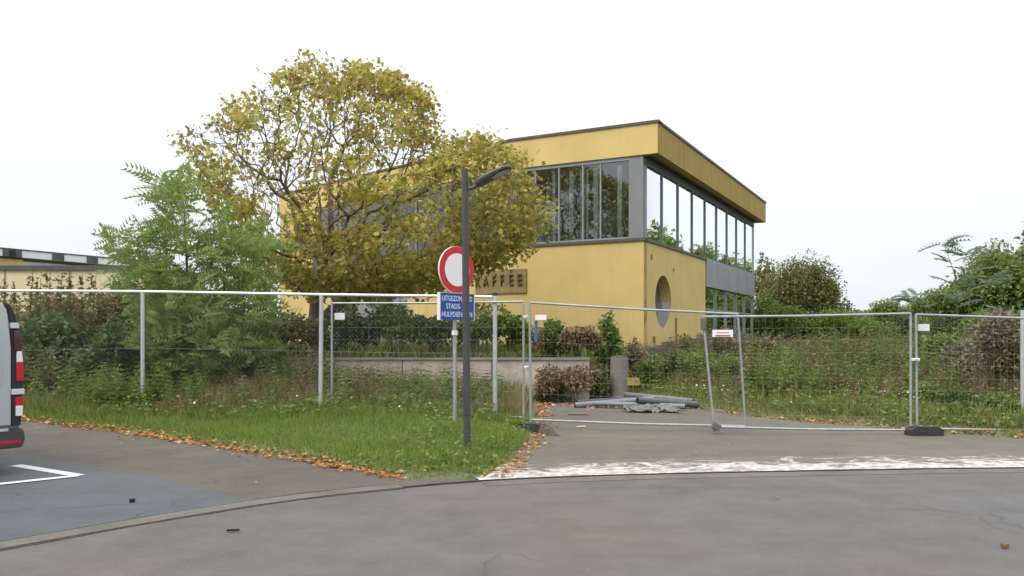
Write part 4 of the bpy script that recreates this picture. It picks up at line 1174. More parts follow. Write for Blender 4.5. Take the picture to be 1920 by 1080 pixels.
# tall dry seed stalks over the fence at the far left
def stalk_proto(nm, lab, x, y, h, s):
    z = g1(x, y)
    t = thing(nm, lab, "weed", (x, y, z), group="tall dry seed stalks behind the long fence")
    mb = MB(); mb.tube([(x, y, z - 0.05), (x + RS.normal(0, .04), y, z + h * 0.5), (x + RS.normal(0, .05), y, z + h)], [0.016, 0.013, 0.006], 5)
    mb.build("stem", M['stem_brown'], t)
    n = 150
    u = RS.uniform(0, 1, n) ** 0.7
    Pp = np.stack([np.full(n, x), np.full(n, y), z + h * (1 - 0.52 * u)], 1) + rnd_dir(n) * (0.03 + 0.10 * u[:, None]) * s
    v = scatter(*LEAF, Pp, rnd_dir(n), RS.uniform(-1, 1, n), 0.115 * RS.uniform(0.7, 1.3, n))
    np_mesh("seed_head", *v, M['leaf_autumn'], t)
for x, ytop, s, lab in ((8, 520, 1.2, "short bushy seed stalk nearest the left edge, above the van"), (27, 528, 1.3, "lowest bushy seed stalk above the fence rail, second from the left edge"), (57, 507, 0.8, "slim tall seed stalk reaching the annexe's roof edge, third from the left"), (69, 522, 0.9, "short seed stalk just right of the slim tall one, fourth from the left"), (89, 507, 1.1, "tall seed stalk standing alone before the cream wall, fifth from the left"), (114, 510, 1.2, "thick tall seed stalk, left one of a close pair"), (130, 508, 1.0, "tall seed stalk, right one of a close pair"), (152, 514, 0.5, "thinnest seed stalk before the cream wall, second from the feathery tree"), (171, 512, 0.8, "tall seed stalk nearest the feathery tree")):
    d = 19.4 + RS.uniform(-0.6, 0.6)
    xx = px(x, d)
    stalk_proto("seed_stalk", lab, xx, d, pz(ytop, d) - g1(xx, d), s)

# ------------------------------------------------------------------ ground cover
def blades(Pxy, h, name, m, width=1.0, lean=0.35, dz=-0.02):
    n = len(Pxy)
    z = gz(Pxy[:, 0], Pxy[:, 1])
    Pp = np.stack([Pxy[:, 0], Pxy[:, 1], z + dz], 1)
    D = np.stack([RS.normal(0, lean, n), RS.normal(0, lean, n), np.ones(n)], 1)
    sc = np.stack([h, np.full(n, 0.20) * width * np.ones(n), h], 1)
    V, T = scatter(*BLADE, Pp, D, RS.uniform(0, 6.28, n), sc)
    return tag(np_mesh(name, V, T, m), kind='stuff')

def region(n, x0, x1, y0, y1, f):
    x = RS.uniform(x0, x1, n); y = RS.uniform(y0, y1, n); sd = sdist(PAVED, x, y)
    k = f(x, y, sd); return np.stack([x[k], y[k]], 1), sd[k]

def patchy(x, y, s=1.0, ph=0.0):
    return 0.5 + 0.25 * np.sin(x * 2.1 * s + ph) * np.cos(y * 1.7 * s - ph) + 0.25 * np.sin(x * 0.83 * s + y * 1.21 * s + ph * 2)

fence_y = lambda x: np.interp(x, [-20, -6.97, -3.36, -0.30, 2], [18.8, 15.2, 14.2, 14.2, 14.2])
# mown verge
q, sd = region(150000, -13, 0.5, 8.8, 17.5, lambda x, y, s: (s > 0.01 + 0.05 * patchy(x, y, 4.0)) & (y < fence_y(x) + 0.4) & (x < 0.42) & (RS.uniform(0, 1, len(x)) < 0.55 + 0.6 * patchy(x, y, 2.6, 1.1)))
h = 0.05 + 0.15 * patchy(q[:, 0], q[:, 1], 1.9) * patchy(q[:, 0], q[:, 1], 0.7, 2.2) + 0.05 * RS.uniform(0, 1, len(q))
h *= np.clip(sd / 0.35, 0.45, 1)
h += 0.10 * np.exp(-((q[:, 0] + 0.75) ** 2 + (q[:, 1] - 9.9) ** 2) / 0.35) + 0.10 * np.exp(-((q[:, 0] + 0.3) ** 2 + (q[:, 1] - 11.6) ** 2) / 0.8)
h += 0.12 * np.clip(1 - (fence_y(q[:, 0]) - q[:, 1]) / 1.6, 0, 1) * RS.uniform(0.3, 1.2, len(q))
blades(q, h, "grass", M['grass'], 0.85, 0.42)
# rank growth along the fence foot
q, sd = region(36000, -13, 0.42, 12.8, 20.0, lambda x, y, s: (s > 0.3) & (y > fence_y(x) - 0.9) & (y < 19.8) & (x < 0.35))
h = 0.18 + 0.34 * patchy(q[:, 0], q[:, 1], 1.6, 1.0) * RS.uniform(0.5, 1.3, len(q)) * np.clip((q[:, 1] - fence_y(q[:, 0]) + 0.9) / 1.2, 0.3, 1)
blades(q, h, "rank_grass", M['grass_meadow'], 1.3, 0.4)
# pale dry grass before the low wall
q, sd = region(30000, -6.5, 0.5, 14.4, 19.75, lambda x, y, s: (s > 0.2) & (RS.uniform(0, 1, len(x)) < patchy(x, y, 0.9, 2.0) * 0.8))
h = 0.30 + 0.50 * RS.uniform(0, 1, len(q)) * patchy(q[:, 0], q[:, 1], 1.1, 2.0)
blades(q, h, "dry_grass", M['grass_dry'], 0.75, 0.22)
# meadow on the right
def in_meadow(x, y, s): return (s > 0.02) & (x > 2.4) & (y > 12) & (sdist(TERR, x, y) > 0.1) & (x < y * 0.72 + 2)
q, sd = region(170000, 2.4, 24, 12.2, 34, lambda x, y, s: in_meadow(x, y, s) & (RS.uniform(0, 1, len(x)) < np.clip(18.0 / y, 0.3, 1)))
h = 0.10 + 0.30 * patchy(q[:, 0], q[:, 1], 0.8, 0.6) * RS.uniform(0.4, 1.3, len(q)) + np.clip((q[:, 1] - 16) * 0.02, 0, 0.25)
h *= np.clip(sd / 0.8, 0.35, 1)
blades(q, h, "meadow_grass", M['grass_meadow'], 1.35, 0.45)
q, sd = region(60000, 2.4, 26, 15, 34, lambda x, y, s: in_meadow(x, y, s) & (s > 0.8) & (RS.uniform(0, 1, len(x)) < patchy(x, y, 0.5, 3.0) * np.clip((y - 14) / 9, 0.15, 1) * 0.8))
h = 0.3 + 0.55 * RS.uniform(0, 1, len(q)) * patchy(q[:, 0], q[:, 1], 0.6, 3.0) + 0.02 * np.clip(q[:, 1] - 17, 0, 12)
blades(q, h, "dry_meadow_grass", M['grass_dry'], 0.9, 0.25)
# far meadow, coarse
q, sd = region(30000, 6, 40, 33, 60, lambda x, y, s: in_meadow(x, y, s))
blades(q, 0.25 + 0.35 * RS.uniform(0, 1, len(q)), "far_meadow_grass", M['grass_meadow'], 3.0, 0.45)
# on the terrace in front of the building
q, sd = region(26000, -14, 9.5, 20.2, 34, lambda x, y, s: (sdist(TERR, x, y) < -0.05))
blades(q, 0.2 + 0.4 * RS.uniform(0, 1, len(q)) * patchy(q[:, 0], q[:, 1], 0.9, 4.0), "terrace_grass", M['grass_meadow'], 1.8, 0.4)
# broad leaved low weeds
def low_weeds(name, n, x0, x1, y0, y1, f, m, size, hh):
    q, sd = region(n, x0, x1, y0, y1, f)
    per = 7
    Pp = np.repeat(np.stack([q[:, 0], q[:, 1], gz(q[:, 0], q[:, 1])], 1), per, 0)
    k = len(Pp)
    hgt = np.repeat(RS.uniform(0.3, 1.0, len(q)), per) * hh
    Pp += np.stack([RS.normal(0, 0.10, k), RS.normal(0, 0.10, k), hgt * RS.uniform(0.1, 1, k)], 1)
    v = scatter(*LEAF, Pp, rnd_dir(k, -0.3, 0.6), RS.uniform(-0.9, 0.9, k), size * RS.uniform(0.6, 1.4, k))
    tag(np_mesh(name, *v, m), kind='stuff')
low_weeds("fence_foot_weeds", 2600, -12.5, 0.4, 12.8, 19.5, lambda x, y, s: (s > 0.6) & (y > fence_y(x) - 0.8), M['leaf_mid'], 0.085, 0.42)
low_weeds("meadow_weeds", 5200, 2.6, 20, 13, 30, lambda x, y, s: in_meadow(x, y, s) & (s > 0.25), M['leaf_mid'], 0.085, 0.40)
low_weeds("brown_meadow_weeds", 1300, 2.6, 22, 16, 32, lambda x, y, s: in_meadow(x, y, s) & (s > 1.2) & (RS.uniform(0, 1, len(x)) < patchy(x, y, 0.5, 3.0)), M['leaf_brown'], 0.085, 0.75)
def herb_template(nn=8, per=3):
    v, f = [], []
    for i in range(nn):
        x = 0.18 + 0.8 * i / (nn - 1); L = 0.24 * (1.15 - 0.8 * i / (nn - 1))
        for k in range(per):
            a = 2.4 * (i * per + k) ; c, d = math.cos(a), math.sin(a); b = len(v)
            v += [(x, 0, 0), (x + L * 0.35, c * L * 0.55 - d * L * 0.22, d * L * 0.55 + c * L * 0.22), (x + L * 0.15, c * L, d * L), (x + L * 0.35, c * L * 0.55 + d * L * 0.22, d * L * 0.55 - c * L * 0.22)]
            f += [(b, b + 1, b + 2), (b, b + 2, b + 3)]
    b = len(v); v += [(0, -0.012, 0), (0, 0.012, 0), (1.02, 0, 0)]; f += [(b, b + 1, b + 2)]
    return v, f
HERB = herb_template()
SEEDY = herb_template(10, 2)
def herbs(name, n, x0, x1, y0, y1, f, m, h0, h1, tmpl=HERB, lean=0.16):
    q, sd = region(n, x0, x1, y0, y1, f); k = len(q)
    Pp = np.stack([q[:, 0], q[:, 1], gz(q[:, 0], q[:, 1]) - 0.02], 1)
    h = RS.uniform(h0, h1, k) * (0.6 + 0.6 * patchy(q[:, 0], q[:, 1], 0.7, 1.0))
    D = np.stack([RS.normal(0, lean, k), RS.normal(0, lean, k), np.ones(k)], 1)
    w = h * RS.uniform(0.6, 1.1, k)
    v = scatter(*tmpl, Pp, D, RS.uniform(0, 6.28, k), np.stack([h, w, w], 1))
    tag(np_mesh(name, *v, m), kind='stuff')
mead = lambda a, b, ph, sc=0.45: (lambda x, y, s: in_meadow(x, y, s) & (s > a) & (RS.uniform(0, 1, len(x)) < b * patchy(x, y, sc, ph)))
herbs("tall_green_herbs", 4400, 2.6, 20, 16.5, 34, mead(1.2, 1.0, 5.0), M['leaf_mid'], 0.5, 1.2)
herbs("tall_olive_herbs", 4800, 2.8, 26, 19, 40, mead(1.8, 1.1, 2.2), M['leaf_autumn'], 0.6, 1.35)
herbs("tall_brown_herbs", 1300, 3.2, 26, 18, 40, mead(1.6, 1.2, 1.5, 0.4), M['leaf_brown'], 0.6, 1.45, SEEDY)
herbs("dry_seed_herbs", 900, 3, 12, 14.5, 21, mead(0.9, 0.7, 4.0, 0.9), M['leaf_brown'], 0.3, 0.75, SEEDY)
wallside = lambda a, ph: (lambda x, y, s: (s > 0.7) & (RS.uniform(0, 1, len(x)) < a * patchy(x, y, 1.3, ph)))
herbs("brown_wall_herbs", 900, -6.6, 0.35, 15.0, 19.6, wallside(0.8, 0.4), M['leaf_brown'], 0.4, 0.95, SEEDY)
herbs("olive_wall_herbs", 700, -6.8, 0.35, 14.8, 19.6, wallside(0.8, 3.4), M['leaf_autumn'], 0.35, 0.75)
herbs("green_wall_herbs", 900, -7.5, 0.3, 14.6, 19.4, wallside(0.9, 5.1), M['leaf_mid'], 0.4, 0.95)
herbs("fence_side_herbs", 1300, -13, -5.8, 15.0, 20.0, wallside(1.2, 1.9), M['leaf_mid'], 0.5, 1.1)
herbs("brown_fence_herbs", 700, -13.5, -5.8, 17.0, 22.5, lambda x, y, s: patchy(x, y, 0.9, 2) > 0.35, M['leaf_autumn'], 1.0, 1.9, SEEDY)
herbs("corner_herbs", 150, 0.75, 2.4, 20.0, 22.3, lambda x, y, s: s > -0.9, M['leaf_autumn'], 0.3, 0.8)
herbs("corner_brown_herbs", 110, 0.6, 2.3, 19.2, 22.0, lambda x, y, s: (s > -0.6), M['leaf_brown'], 0.35, 0.95, SEEDY)
herbs("verge_tufts", 420, -11, 0.2, 9.4, 15.0, lambda x, y, s: (s > 0.3) & (RS.uniform(0, 1, len(x)) < patchy(x, y, 1.5, 2.7) ** 2), M['leaf_mid'], 0.12, 0.3)
low_weeds("tall_green_weeds", 1300, 2.6, 20, 18.5, 36, lambda x, y, s: in_meadow(x, y, s) & (s > 1.5) & (RS.uniform(0, 1, len(x)) < patchy(x, y, 0.45, 5.0)), M['leaf_mid'], 0.10, 0.95)
low_weeds("tall_brown_weeds", 400, 3.5, 26, 21, 40, lambda x, y, s: in_meadow(x, y, s) & (s > 2) & (RS.uniform(0, 1, len(x)) < 0.25 + 0.75 * patchy(x, y, 0.4, 1.5)), M['leaf_brown'], 0.10, 1.35)
low_weeds("tall_olive_weeds", 900, 3.5, 26, 20, 40, lambda x, y, s: in_meadow(x, y, s) & (s > 2), M['leaf_autumn'], 0.10, 1.15)
low_weeds("lamp_foot_weeds", 190, -1.5, 0.25, 9.2, 13.4, lambda x, y, s: (s > 0.12), M['leaf_mid'], 0.07, 0.2)
low_weeds("creeping_weeds", 260, 0.75, 3.0, 20.2, 22.2, lambda x, y, s: s > -0.5, M['leaf_autumn'], 0.08, 0.22)

# white flowers
def flowers(name, n, x0, x1, y0, y1, f, m, size, hh):
    q, sd = region(n, x0, x1, y0, y1, f)
    Pp = np.stack([q[:, 0], q[:, 1], gz(q[:, 0], q[:, 1]) + hh * RS.uniform(0.6, 1.2, len(q))], 1)
    k = len(Pp)
    tv = np.array(PETAL[0])[:, [2, 0, 1]]
    v = scatter(tv, PETAL[1], Pp, np.stack([RS.normal(0, .4, k), RS.normal(-0.5, .4, k), np.ones(k)], 1), RS.uniform(0, 6, k), size * RS.uniform(0.6, 1.4, k))
    tag(np_mesh(name, *v, m), kind='stuff')
flowers("white_flowers", 420, 4.2, 9.5, 14.2, 19.5, lambda x, y, s: (s > 0.25) & (RS.uniform(0, 1, len(x)) < patchy(x, y, 0.9, 1.0) ** 2 * 0.7), M['flower'], 0.042, 0.28)
flowers("verge_flowers", 30, -9, -1, 12.5, 16.0, lambda x, y, s: (s > 0.9) & (y > fence_y(x) - 1.4) & (y < fence_y(x) + 0.5), M['flower'], 0.045, 0.30)

# fallen leaves
def litter(line, n, off, spread, name="fallen_leaves", size=0.085):
    L = dense(line, 0.05); L = np.array(L)
    i = RS.randint(0, len(L), n)
    keep = RS.uniform(0, 1, n) < (0.25 + 0.75 * (0.5 + 0.5 * np.sin(i * 0.11) * np.sin(i * 0.037 + 1)))
    i = i[keep]; n = len(i)
    d = L[np.minimum(i + 1, len(L) - 1)] - L[np.maximum(i - 1, 0)]; d /= np.linalg.norm(d, axis=1, keepdims=True)
    nn = np.stack([d[:, 1], -d[:, 0]], 1)
    p = L[i] + nn * (off + RS.normal(0, spread, n))[:, None]
    z = np.maximum(gz(p[:, 0], p[:, 1]), 0.008) + RS.uniform(0.006, 0.035, n)
    D = np.stack([RS.normal(0, 1, n), RS.normal(0, 1, n), RS.normal(0, 0.28, n)], 1)
    return scatter(*MAPLE, np.stack([p[:, 0], p[:, 1], z], 1), D, RS.normal(0, 0.4, n), size * RS.uniform(0.6, 1.4, n))
lit = [litter(VERGE[1:], 4600, 0.02, 0.075, size=0.055), litter(VERGE[1:], 1300, -0.05, 0.22, size=0.05), litter(DRIVE_L, 1000, 0.10, 0.10, size=0.055), litter(list(reversed(DRIVE_R[2:9])), 1100, -0.02, 0.08, size=0.055)]
n = 26
p = np.stack([RS.uniform(-6, 8, n), RS.uniform(6, 14, n)], 1)
k = sdist(PAVED, p[:, 0], p[:, 1]) < -0.1; p = p[k]; n = len(p)
lit.append(scatter(*MAPLE, np.stack([p[:, 0], p[:, 1], np.full(n, 0.028)], 1), np.stack([RS.normal(0, 1, n), RS.normal(0, 1, n), RS.normal(0, 0.1, n)], 1), RS.normal(0, .2, n), RS.uniform(0.025, 0.05, n)))
n = 160
p = np.stack([RS.normal(2.6, 0.9, n), RS.normal(18.9, 0.8, n)], 1)
lit.append(scatter(*MAPLE, np.stack([p[:, 0], p[:, 1], np.full(n, 0.03)], 1), np.stack([RS.normal(0, 1, n), RS.normal(0, 1, n), RS.normal(0, 0.2, n)], 1), RS.normal(0, .3, n), RS.uniform(0.05, 0.10, n)))
tag(np_mesh("fallen_leaves", *merge(lit), M['fallen']), kind='stuff')

# ------------------------------------------------------------------ long wire fence
def chain_link(mb_pts, z_lo, z_hi, step=0.075, r=0.0007):
    """diamond wires in the vertical plane through two plan points"""
    a, b = [np.array(q, float) for q in mb_pts]; L = np.linalg.norm(b - a); d = (b - a) / L; H = z_hi - z_lo
    V, T = [], []
    nrm = np.array([-d[1], d[0]])
    n = int((L + H) / step)
    for sgn in (1, -1):
        for i in range(n):
            s0 = -H + i * step if sgn > 0 else i * step
            s1 = s0 + H * sgn
            za, zb = z_lo, z_hi; u0, u1 = s0, s1
            lo, hi = min(u0, u1), max(u0, u1)
            if hi <= 0 or lo >= L: continue
            def clip(u): return min(max(u, 0), L)
            c0, c1 = clip(u0), clip(u1)
            z0 = z_lo + (c0 - u0) / (u1 - u0) * H; z1 = z_lo + (c1 - u0) / (u1 - u0) * H
            p = np.array([*(a + d * c0), z0]); q = np.array([*(a + d * c1), z1])
            w = np.array([d[0] * 0.7, d[1] * 0.7, -0.7 * sgn]) * r; o = np.array([nrm[0], nrm[1], 0]) * r * 1.6
            bse = len(V); V += [p + w, p - w, p + o, q + w, q - w, q + o]
            T += [(bse, bse + 1, bse + 4), (bse, bse + 4, bse + 3), (bse + 1, bse + 2, bse + 5), (bse + 1, bse + 5, bse + 4), (bse + 2, bse, bse + 3), (bse + 2, bse + 3, bse + 5)]
    return np.array(V), np.array(T)

LF = thing("wire_fence", "long galvanised wire fence with a bright round top rail on the grass verge", "fence", (-3.36, 14.2, 0.2))
fp = [(-14.4, 17.3), (-10.7, 16.25), (-6.97, 15.2), (-3.36, 14.2), (-0.30, 14.2)]
tops = [2.62, 2.54, 2.46, 2.35, 2.33]
bases = [g1(*p) - 0.1 for p in fp]
for i, (p, zt, zb) in enumerate(zip(fp, tops, bases)):
    r = 0.037 if i < 4 else 0.04
    MB().tube([(p[0] - (0.02 if i == 3 else 0), p[1], zb), (p[0], p[1], zt - 0.02)], r, 14).build("post", M['galv'], LF, smooth=True)
MB().tube([(fp[4][0], fp[4][1], tops[4] - 0.015), (fp[4][0], fp[4][1], tops[4] + 0.03)], 0.044, 14).build("post_cap", M['plastic_block'], LF, smooth=True)
MB().tube([(p[0], p[1] - 0.005, z - 0.02) for p, z in zip(fp[:-1], tops[:-1])] + [(fp[4][0] - 0.05, 14.195, tops[4] - 0.04)], 0.026, 10).build("top_rail", M['rail_white'], LF, smooth=True)
for zf in (0.5,):
    MB().tube([(p[0], p[1] + 0.03, zb + 0.1 + (zt - zb) * zf) for p, zt, zb in zip(fp, tops, bases)], 0.0018, 4).build("tension_wire", M['wire'], LF)
ch = [chain_link(((a[0], a[1] + 0.035), (b[0], b[1] + 0.035)), max(za, zb) + 0.16, min(ta, tb) - 0.03) for a, b, za, zb, ta, tb in zip(fp[:-1], fp[1:], bases[:-1], bases[1:], tops[:-1], tops[1:])]
tag(np_mesh("chain_link", *merge(ch), M['wire'], LF), kind='stuff')

# ------------------------------------------------------------------ site fence panels
def site_panel(label, bl, tl, br, tr_, plate=None, m='galv_dull', ext=(0.0, 0.0), plate_red=False):
    """one mesh panel of a temporary site fence between four corner points"""
    bl, tl, br, tr_ = [np.array(q, float) for q in (bl, tl, br, tr_)]
    t = thing("site_fence_panel", label, "fence panel", (bl[0], bl[1], 0.0), group="site fence panels")
    r = 0.0205
    for a, b, e in ((bl, tl, ext[0]), (br, tr_, ext[1])):
        dn = (a - b) / np.linalg.norm(a - b)
        MB().tube([a + dn * e, b - dn * 0.012], r, 12).build("post", M[m], t, smooth=True)
    sag = np.array([0, 0, -0.012])
    MB().tube([tl, (tl + tr_) / 2 + sag, tr_], r * 0.95, 12).build("rail", M[m], t, smooth=True)
    MB().tube([bl, (bl + br) / 2 + sag * 1.2, br], r * 0.95, 12).build("rail", M[m], t, smooth=True)
    V, T = [], []
    def wire(p, q, rr):
        d = q - p; L = np.linalg.norm(d)
        d = d / L; u = np.cross(d, [0, 1.0, 0.02]); u /= np.linalg.norm(u); w = np.cross(d, u)
        b = len(V)
        for s in (p, q):
            for k in range(3):
                an = 2.094 * k; V.append(s + (u * math.cos(an) + w * math.sin(an)) * rr)
        for k in range(3):
            j = (k + 1) % 3; T.extend([(b + k, b + j, b + 3 + j), (b + k, b + 3 + j, b + 3 + k)])
    nv = 30
    for i in range(1, nv):
        s = i / nv; wire(bl + (br - bl) * s + sag * 3 * s * (1 - s), tl + (tr_ - tl) * s, 0.0012)
    for j in range(1, 9):
        s = j / 9; wire(bl + (tl - bl) * s, br + (tr_ - br) * s, 0.0014)
    tag(np_mesh("wire_mesh", np.array(V), np.array(T), M['wire'], t), kind='stuff')
    if plate:
        x, y, w, h = plate
        d = bl[1] * 0.5 + br[1] * 0.5 - 0.03
        c = P(x, y, d)
        yaw = math.atan2(br[1] - bl[1], br[0] - bl[0])
        o = MB().box(c, (w, 0.006, h), yaw).build("sign_plate", M['white_sign'], t)
        if plate_red:
            MB().box(c + np.array([0.0, -0.006, -h * 0.32]), (w * 0.72, 0.004, h * 0.16), yaw).build("red_print", M['red'], o)
            MB().box(c + np.array([0.0, -0.006, h * 0.12]), (w * 0.6, 0.004, h * 0.12), yaw).build("grey_print", M['galv_dull'], o)
    return t
def clamp(t, q):
    MB().box(q, (0.13, 0.075, 0.045)).build("clamp", M['rail_white'], t, bevel=0.008)
    MB().tube([np.array(q) + np.array([0, -0.05, 0]), np.array(q) + np.array([0, 0.05, 0])], 0.014, 6).build("clamp", M['galv'], t)
p0 = site_panel("site fence panel behind the long wire fence left of the driveway", (-3.30, 14.75, 0.19), (-3.30, 14.75, 2.20), (0.20, 14.05, 0.18), (0.20, 14.05, 2.20), (637, 593, 0.19, 0.12))
p1 = site_panel("site fence panel across the left half of the driveway below the round window", (0.32, 13.75, 0.17), (0.30, 13.75, 2.17), (3.93, 13.55, 0.08), (3.80, 13.55, 1.97), (1014, 595, 0.19, 0.085), ext=(0.05, 0.09))
p2 = site_panel("site fence panel across the right half of the driveway with a leaning left post", (3.31, 13.20, 0.11), (3.13, 13.20, 1.915), (6.46, 13.05, 0.075), (6.46, 13.05, 1.965), (1355, 625, 0.33, 0.115), ext=(0.17, 0.05), plate_red=True)
p3 = site_panel("site fence panel before the dead brown bush at the right edge", (6.58, 13.08, 0.10), (6.56, 13.08, 1.95), (10.08, 13.25, 0.04), (10.08, 13.25, 1.86), (1732, 614, 0.19, 0.11), ext=(0.05, 0.04))
clamp(p1, (0.26, 13.88, 1.93)); clamp(p1, (0.27, 13.88, 1.06)); clamp(p3, (6.52, 13.03, 1.22))
MB().tube([(0.41, 13.70, 1.50), (0.41, 13.70, 1.86)], 0.03, 10).build("blue_sleeve", M['blue_band'], p1, smooth=True)
# crumpled wrap where the two leaning panels are tied
MB().box((3.13, 13.17, 1.80), (0.09, 0.06, 0.20), 0.2).build("tie_wrap", M['sheet'], p2, bevel=0.02)
MB().box((3.335, 13.17, 0.12), (0.14, 0.09, 0.12), 0.3, Matrix.Rotation(0.5, 3, 'Y')).build("tie_wrap", M['sheet'], p2, bevel=0.02)

def foot(label, x, y, rz, L=0.62):
    mb = MB()
    prof = [(-L / 2, 0), (L / 2, 0), (L / 2, 0.09), (L / 2 - 0.09, 0.145), (-L / 2 + 0.09, 0.145), (-L / 2, 0.09)]
    for s in (-1, 1): mb.v += [(a, s * 0.115, b) for a, b in prof]
    n = 6
    mb.f = [tuple(range(n)), tuple(range(2 * n - 1, n - 1, -1))] + [(i, i + n, (i + 1) % n + n, (i + 1) % n) for i in range(n)]
    t = thing("fence_foot", label, "fence foot", (x, y, 0.006), rz, group="fence feet")
    mb.build("block", M['plastic_block'], t, bevel=0.015, local=True)
    for a in (-0.2, -0.05, 0.12):
        MB().tube([(a, 0, 0.1455), (a, 0, 0.150)], 0.026, 10).build("socket", M['galv_dull'], t, local=True)
foot("dark fence foot under the double post right of the driveway", 6.64, 12.98, 0.03, 0.54)
foot("dark fence foot at the left side of the driveway", 0.30, 13.42, -0.2, 0.5)
# broken concrete slab leaning on the left foot
bs = MB()
bs.v = [(0.40, 12.95, 0.0), (0.78, 12.80, 0.0), (0.76, 13.1, 0.0), (0.44, 13.2, 0.0), (0.43, 13.03, 0.09), (0.60, 12.93, 0.10), (0.64, 13.05, 0.13), (0.48, 13.14, 0.16)]
bs.f = [(3, 2, 1, 0), (4, 5, 6, 7), (0, 1, 5, 4), (1, 2, 6, 5), (2, 3, 7, 6), (3, 0, 4, 7)]
tag(bs.build("concrete_lump", M['lump'], org=np.array([0.6, 13.0, 0.0]), bevel=0.015), "broken brown concrete lump beside the left fence foot", "rubble")
# thick post at the right edge
rp = thing("end_post", "thick round fence post at the right edge of the photo", "post", (px(1917, 14.2), 14.2, g1(px(1917, 14.2), 14.2)))
MB().tube([(px(1917, 14.2), 14.2, 0.0), (px(1917, 14.2), 14.2, 2.06)], 0.036, 14).build("shaft", M['galv'], rp, smooth=True)
MB().tube([(px(1917, 14.2), 14.2, 2.06), (px(1917, 14.2), 14.2, 2.10)], 0.041, 14).build("cap", M['plastic_block'], rp, smooth=True)

# ------------------------------------------------------------------ lamp post
lx, ly = px(875.5, 10.4), 10.4
LP = thing("street_lamp", "slim dark grey lamp post with a flat head in front of the road sign", "street lamp", (lx, ly, g1(lx, ly)))
MB().tube([(lx + 0.004, ly, 0.0), (lx - 0.026, ly, pz(318, ly))], 0.046, 16).build("pole", M['lamp'], LP, smooth=True)
MB().box((lx + 0.001, ly - 0.047, 0.75), (0.07, 0.006, 0.34)).build("access_door", M['van_dark'], LP, bevel=0.004)
def lamp_head():
    a = np.array([lx + 0.0, ly, pz(356, ly)]); 
    MB().tube([a, a + np.array([0.10, -0.01, 0.035]), a + np.array([0.16, -0.02, 0.07])], 0.022, 10).build("arm", M['lamp'], LP, smooth=True)
    # flat drop-shaped head, pitched up to the right and turned a little to the viewer
    c = a + np.array([0.125, -0.02, 0.06]); ex = np.array([0.88, -0.22, 0.42]); ex /= np.linalg.norm(ex)
    ey = np.array([0.26, 0.96, -0.06]); ey -= ex * ey.dot(ex); ey /= np.linalg.norm(ey); ez = np.cross(ex, ey)
    L = 0.50; out = []
    for s, w in ((0, .055), (.04, .085), (.12, .105), (.30, .112), (.42, .10), (.48, .07), (.50, .03)): out.append((s, w))
    ring = [(s, w) for s, w in out] + [(s, -w) for s, w in reversed(out)]
    mb = MB(); n = len(ring)
    def lay(zt, zs): return [c + ex * s + ey * w * zs + ez * (zt * (1.0 if s < 0.2 else 1.0 - (s - 0.2) * 1.6)) for s, w in ring]
    v = lay(-0.018, 0.94) + lay(-0.008, 1.0) + lay(0.025, 1.0) + lay(0.055, 0.72)
    mb.v = [tuple(q) for q in v]
    for k in range(3): mb.f += [(k * n + i, k * n + (i + 1) % n, (k + 1) * n + (i + 1) % n, (k + 1) * n + i) for i in range(n)]
    mb.f += [tuple(range(n)), tuple(range(4 * n - 1, 3 * n - 1, -1))]
    hd = mb.build("lamp_head", M['lamp'], LP, smooth=True)
    lens = MB(); ov = [c + ex * (0.345 + 0.125 * math.cos(q)) + ey * 0.078 * math.sin(q) + ez * -0.0215 for q in np.linspace(0, 2 * math.pi, 20, endpoint=False)]
    lens.add(ov, [tuple(range(20))]); lens.build("lens", M['lens'], hd)
lamp_head()
# ------------------------------------------------------------------ road sign
sx, sy = px(856.5, 12.8), 12.8
yaw = math.radians(46)
RSG = thing("road_sign", "round red and white traffic sign above a blue plate on a grey pole", "road sign", (sx, sy, g1(sx, sy)), yaw)
z0 = g1(sx, sy)
MB().tube([(0, 0.05, -0.1), (0, 0.05, 3.0 - z0)], 0.03, 12).build("pole", M['galv_dull'], RSG, smooth=True, local=True)
MB().box((0, 0.05, 1.55 - z0 + 0.1), (0.066, 0.066, 0.07)).build("pole_band", M['white_sign'], RSG, local=True)
zc = 2.65 - z0
def disc(name, r, y0, y1, m, par=RSG):
    mb = MB(); n = 48
    mb.v = [(r * math.cos(2 * math.pi * k / n), y, zc + r * math.sin(2 * math.pi * k / n)) for y in (y0, y1) for k in range(n)]
    mb.f = [tuple(range(n)), tuple(range(2 * n - 1, n - 1, -1))] + [(k, (k + 1) % n, (k + 1) % n + n, k + n) for k in range(n)]
    return mb.build(name, m, par, local=True)
d1 = disc("sign_disc", 0.368, -0.012, 0.015, M['red'])
disc("white_field", 0.262, -0.016, -0.012, M['white_sign'], d1)
disc("rim", 0.374, -0.004, 0.022, M['sign_edge'], d1)
zp = 2.065 - z0
pl = MB().box((0, 0.0, zp), (0.72, 0.02, 0.42)).build("blue_plate", M['blue_sign'], RSG, local=True)
MB().box((-0.366, 0.012, zp), (0.010, 0.07, 0.43)).build("plate_edge", M['sign_edge'], pl, local=True)
MB().box((0.366, 0.012, zp), (0.010, 0.07, 0.43)).build("plate_edge", M['sign_edge'], pl, local=True)
MB().box((0, 0.012, zp + 0.215), (0.742, 0.07, 0.008)).build("plate_edge", M['sign_edge'], pl, local=True)
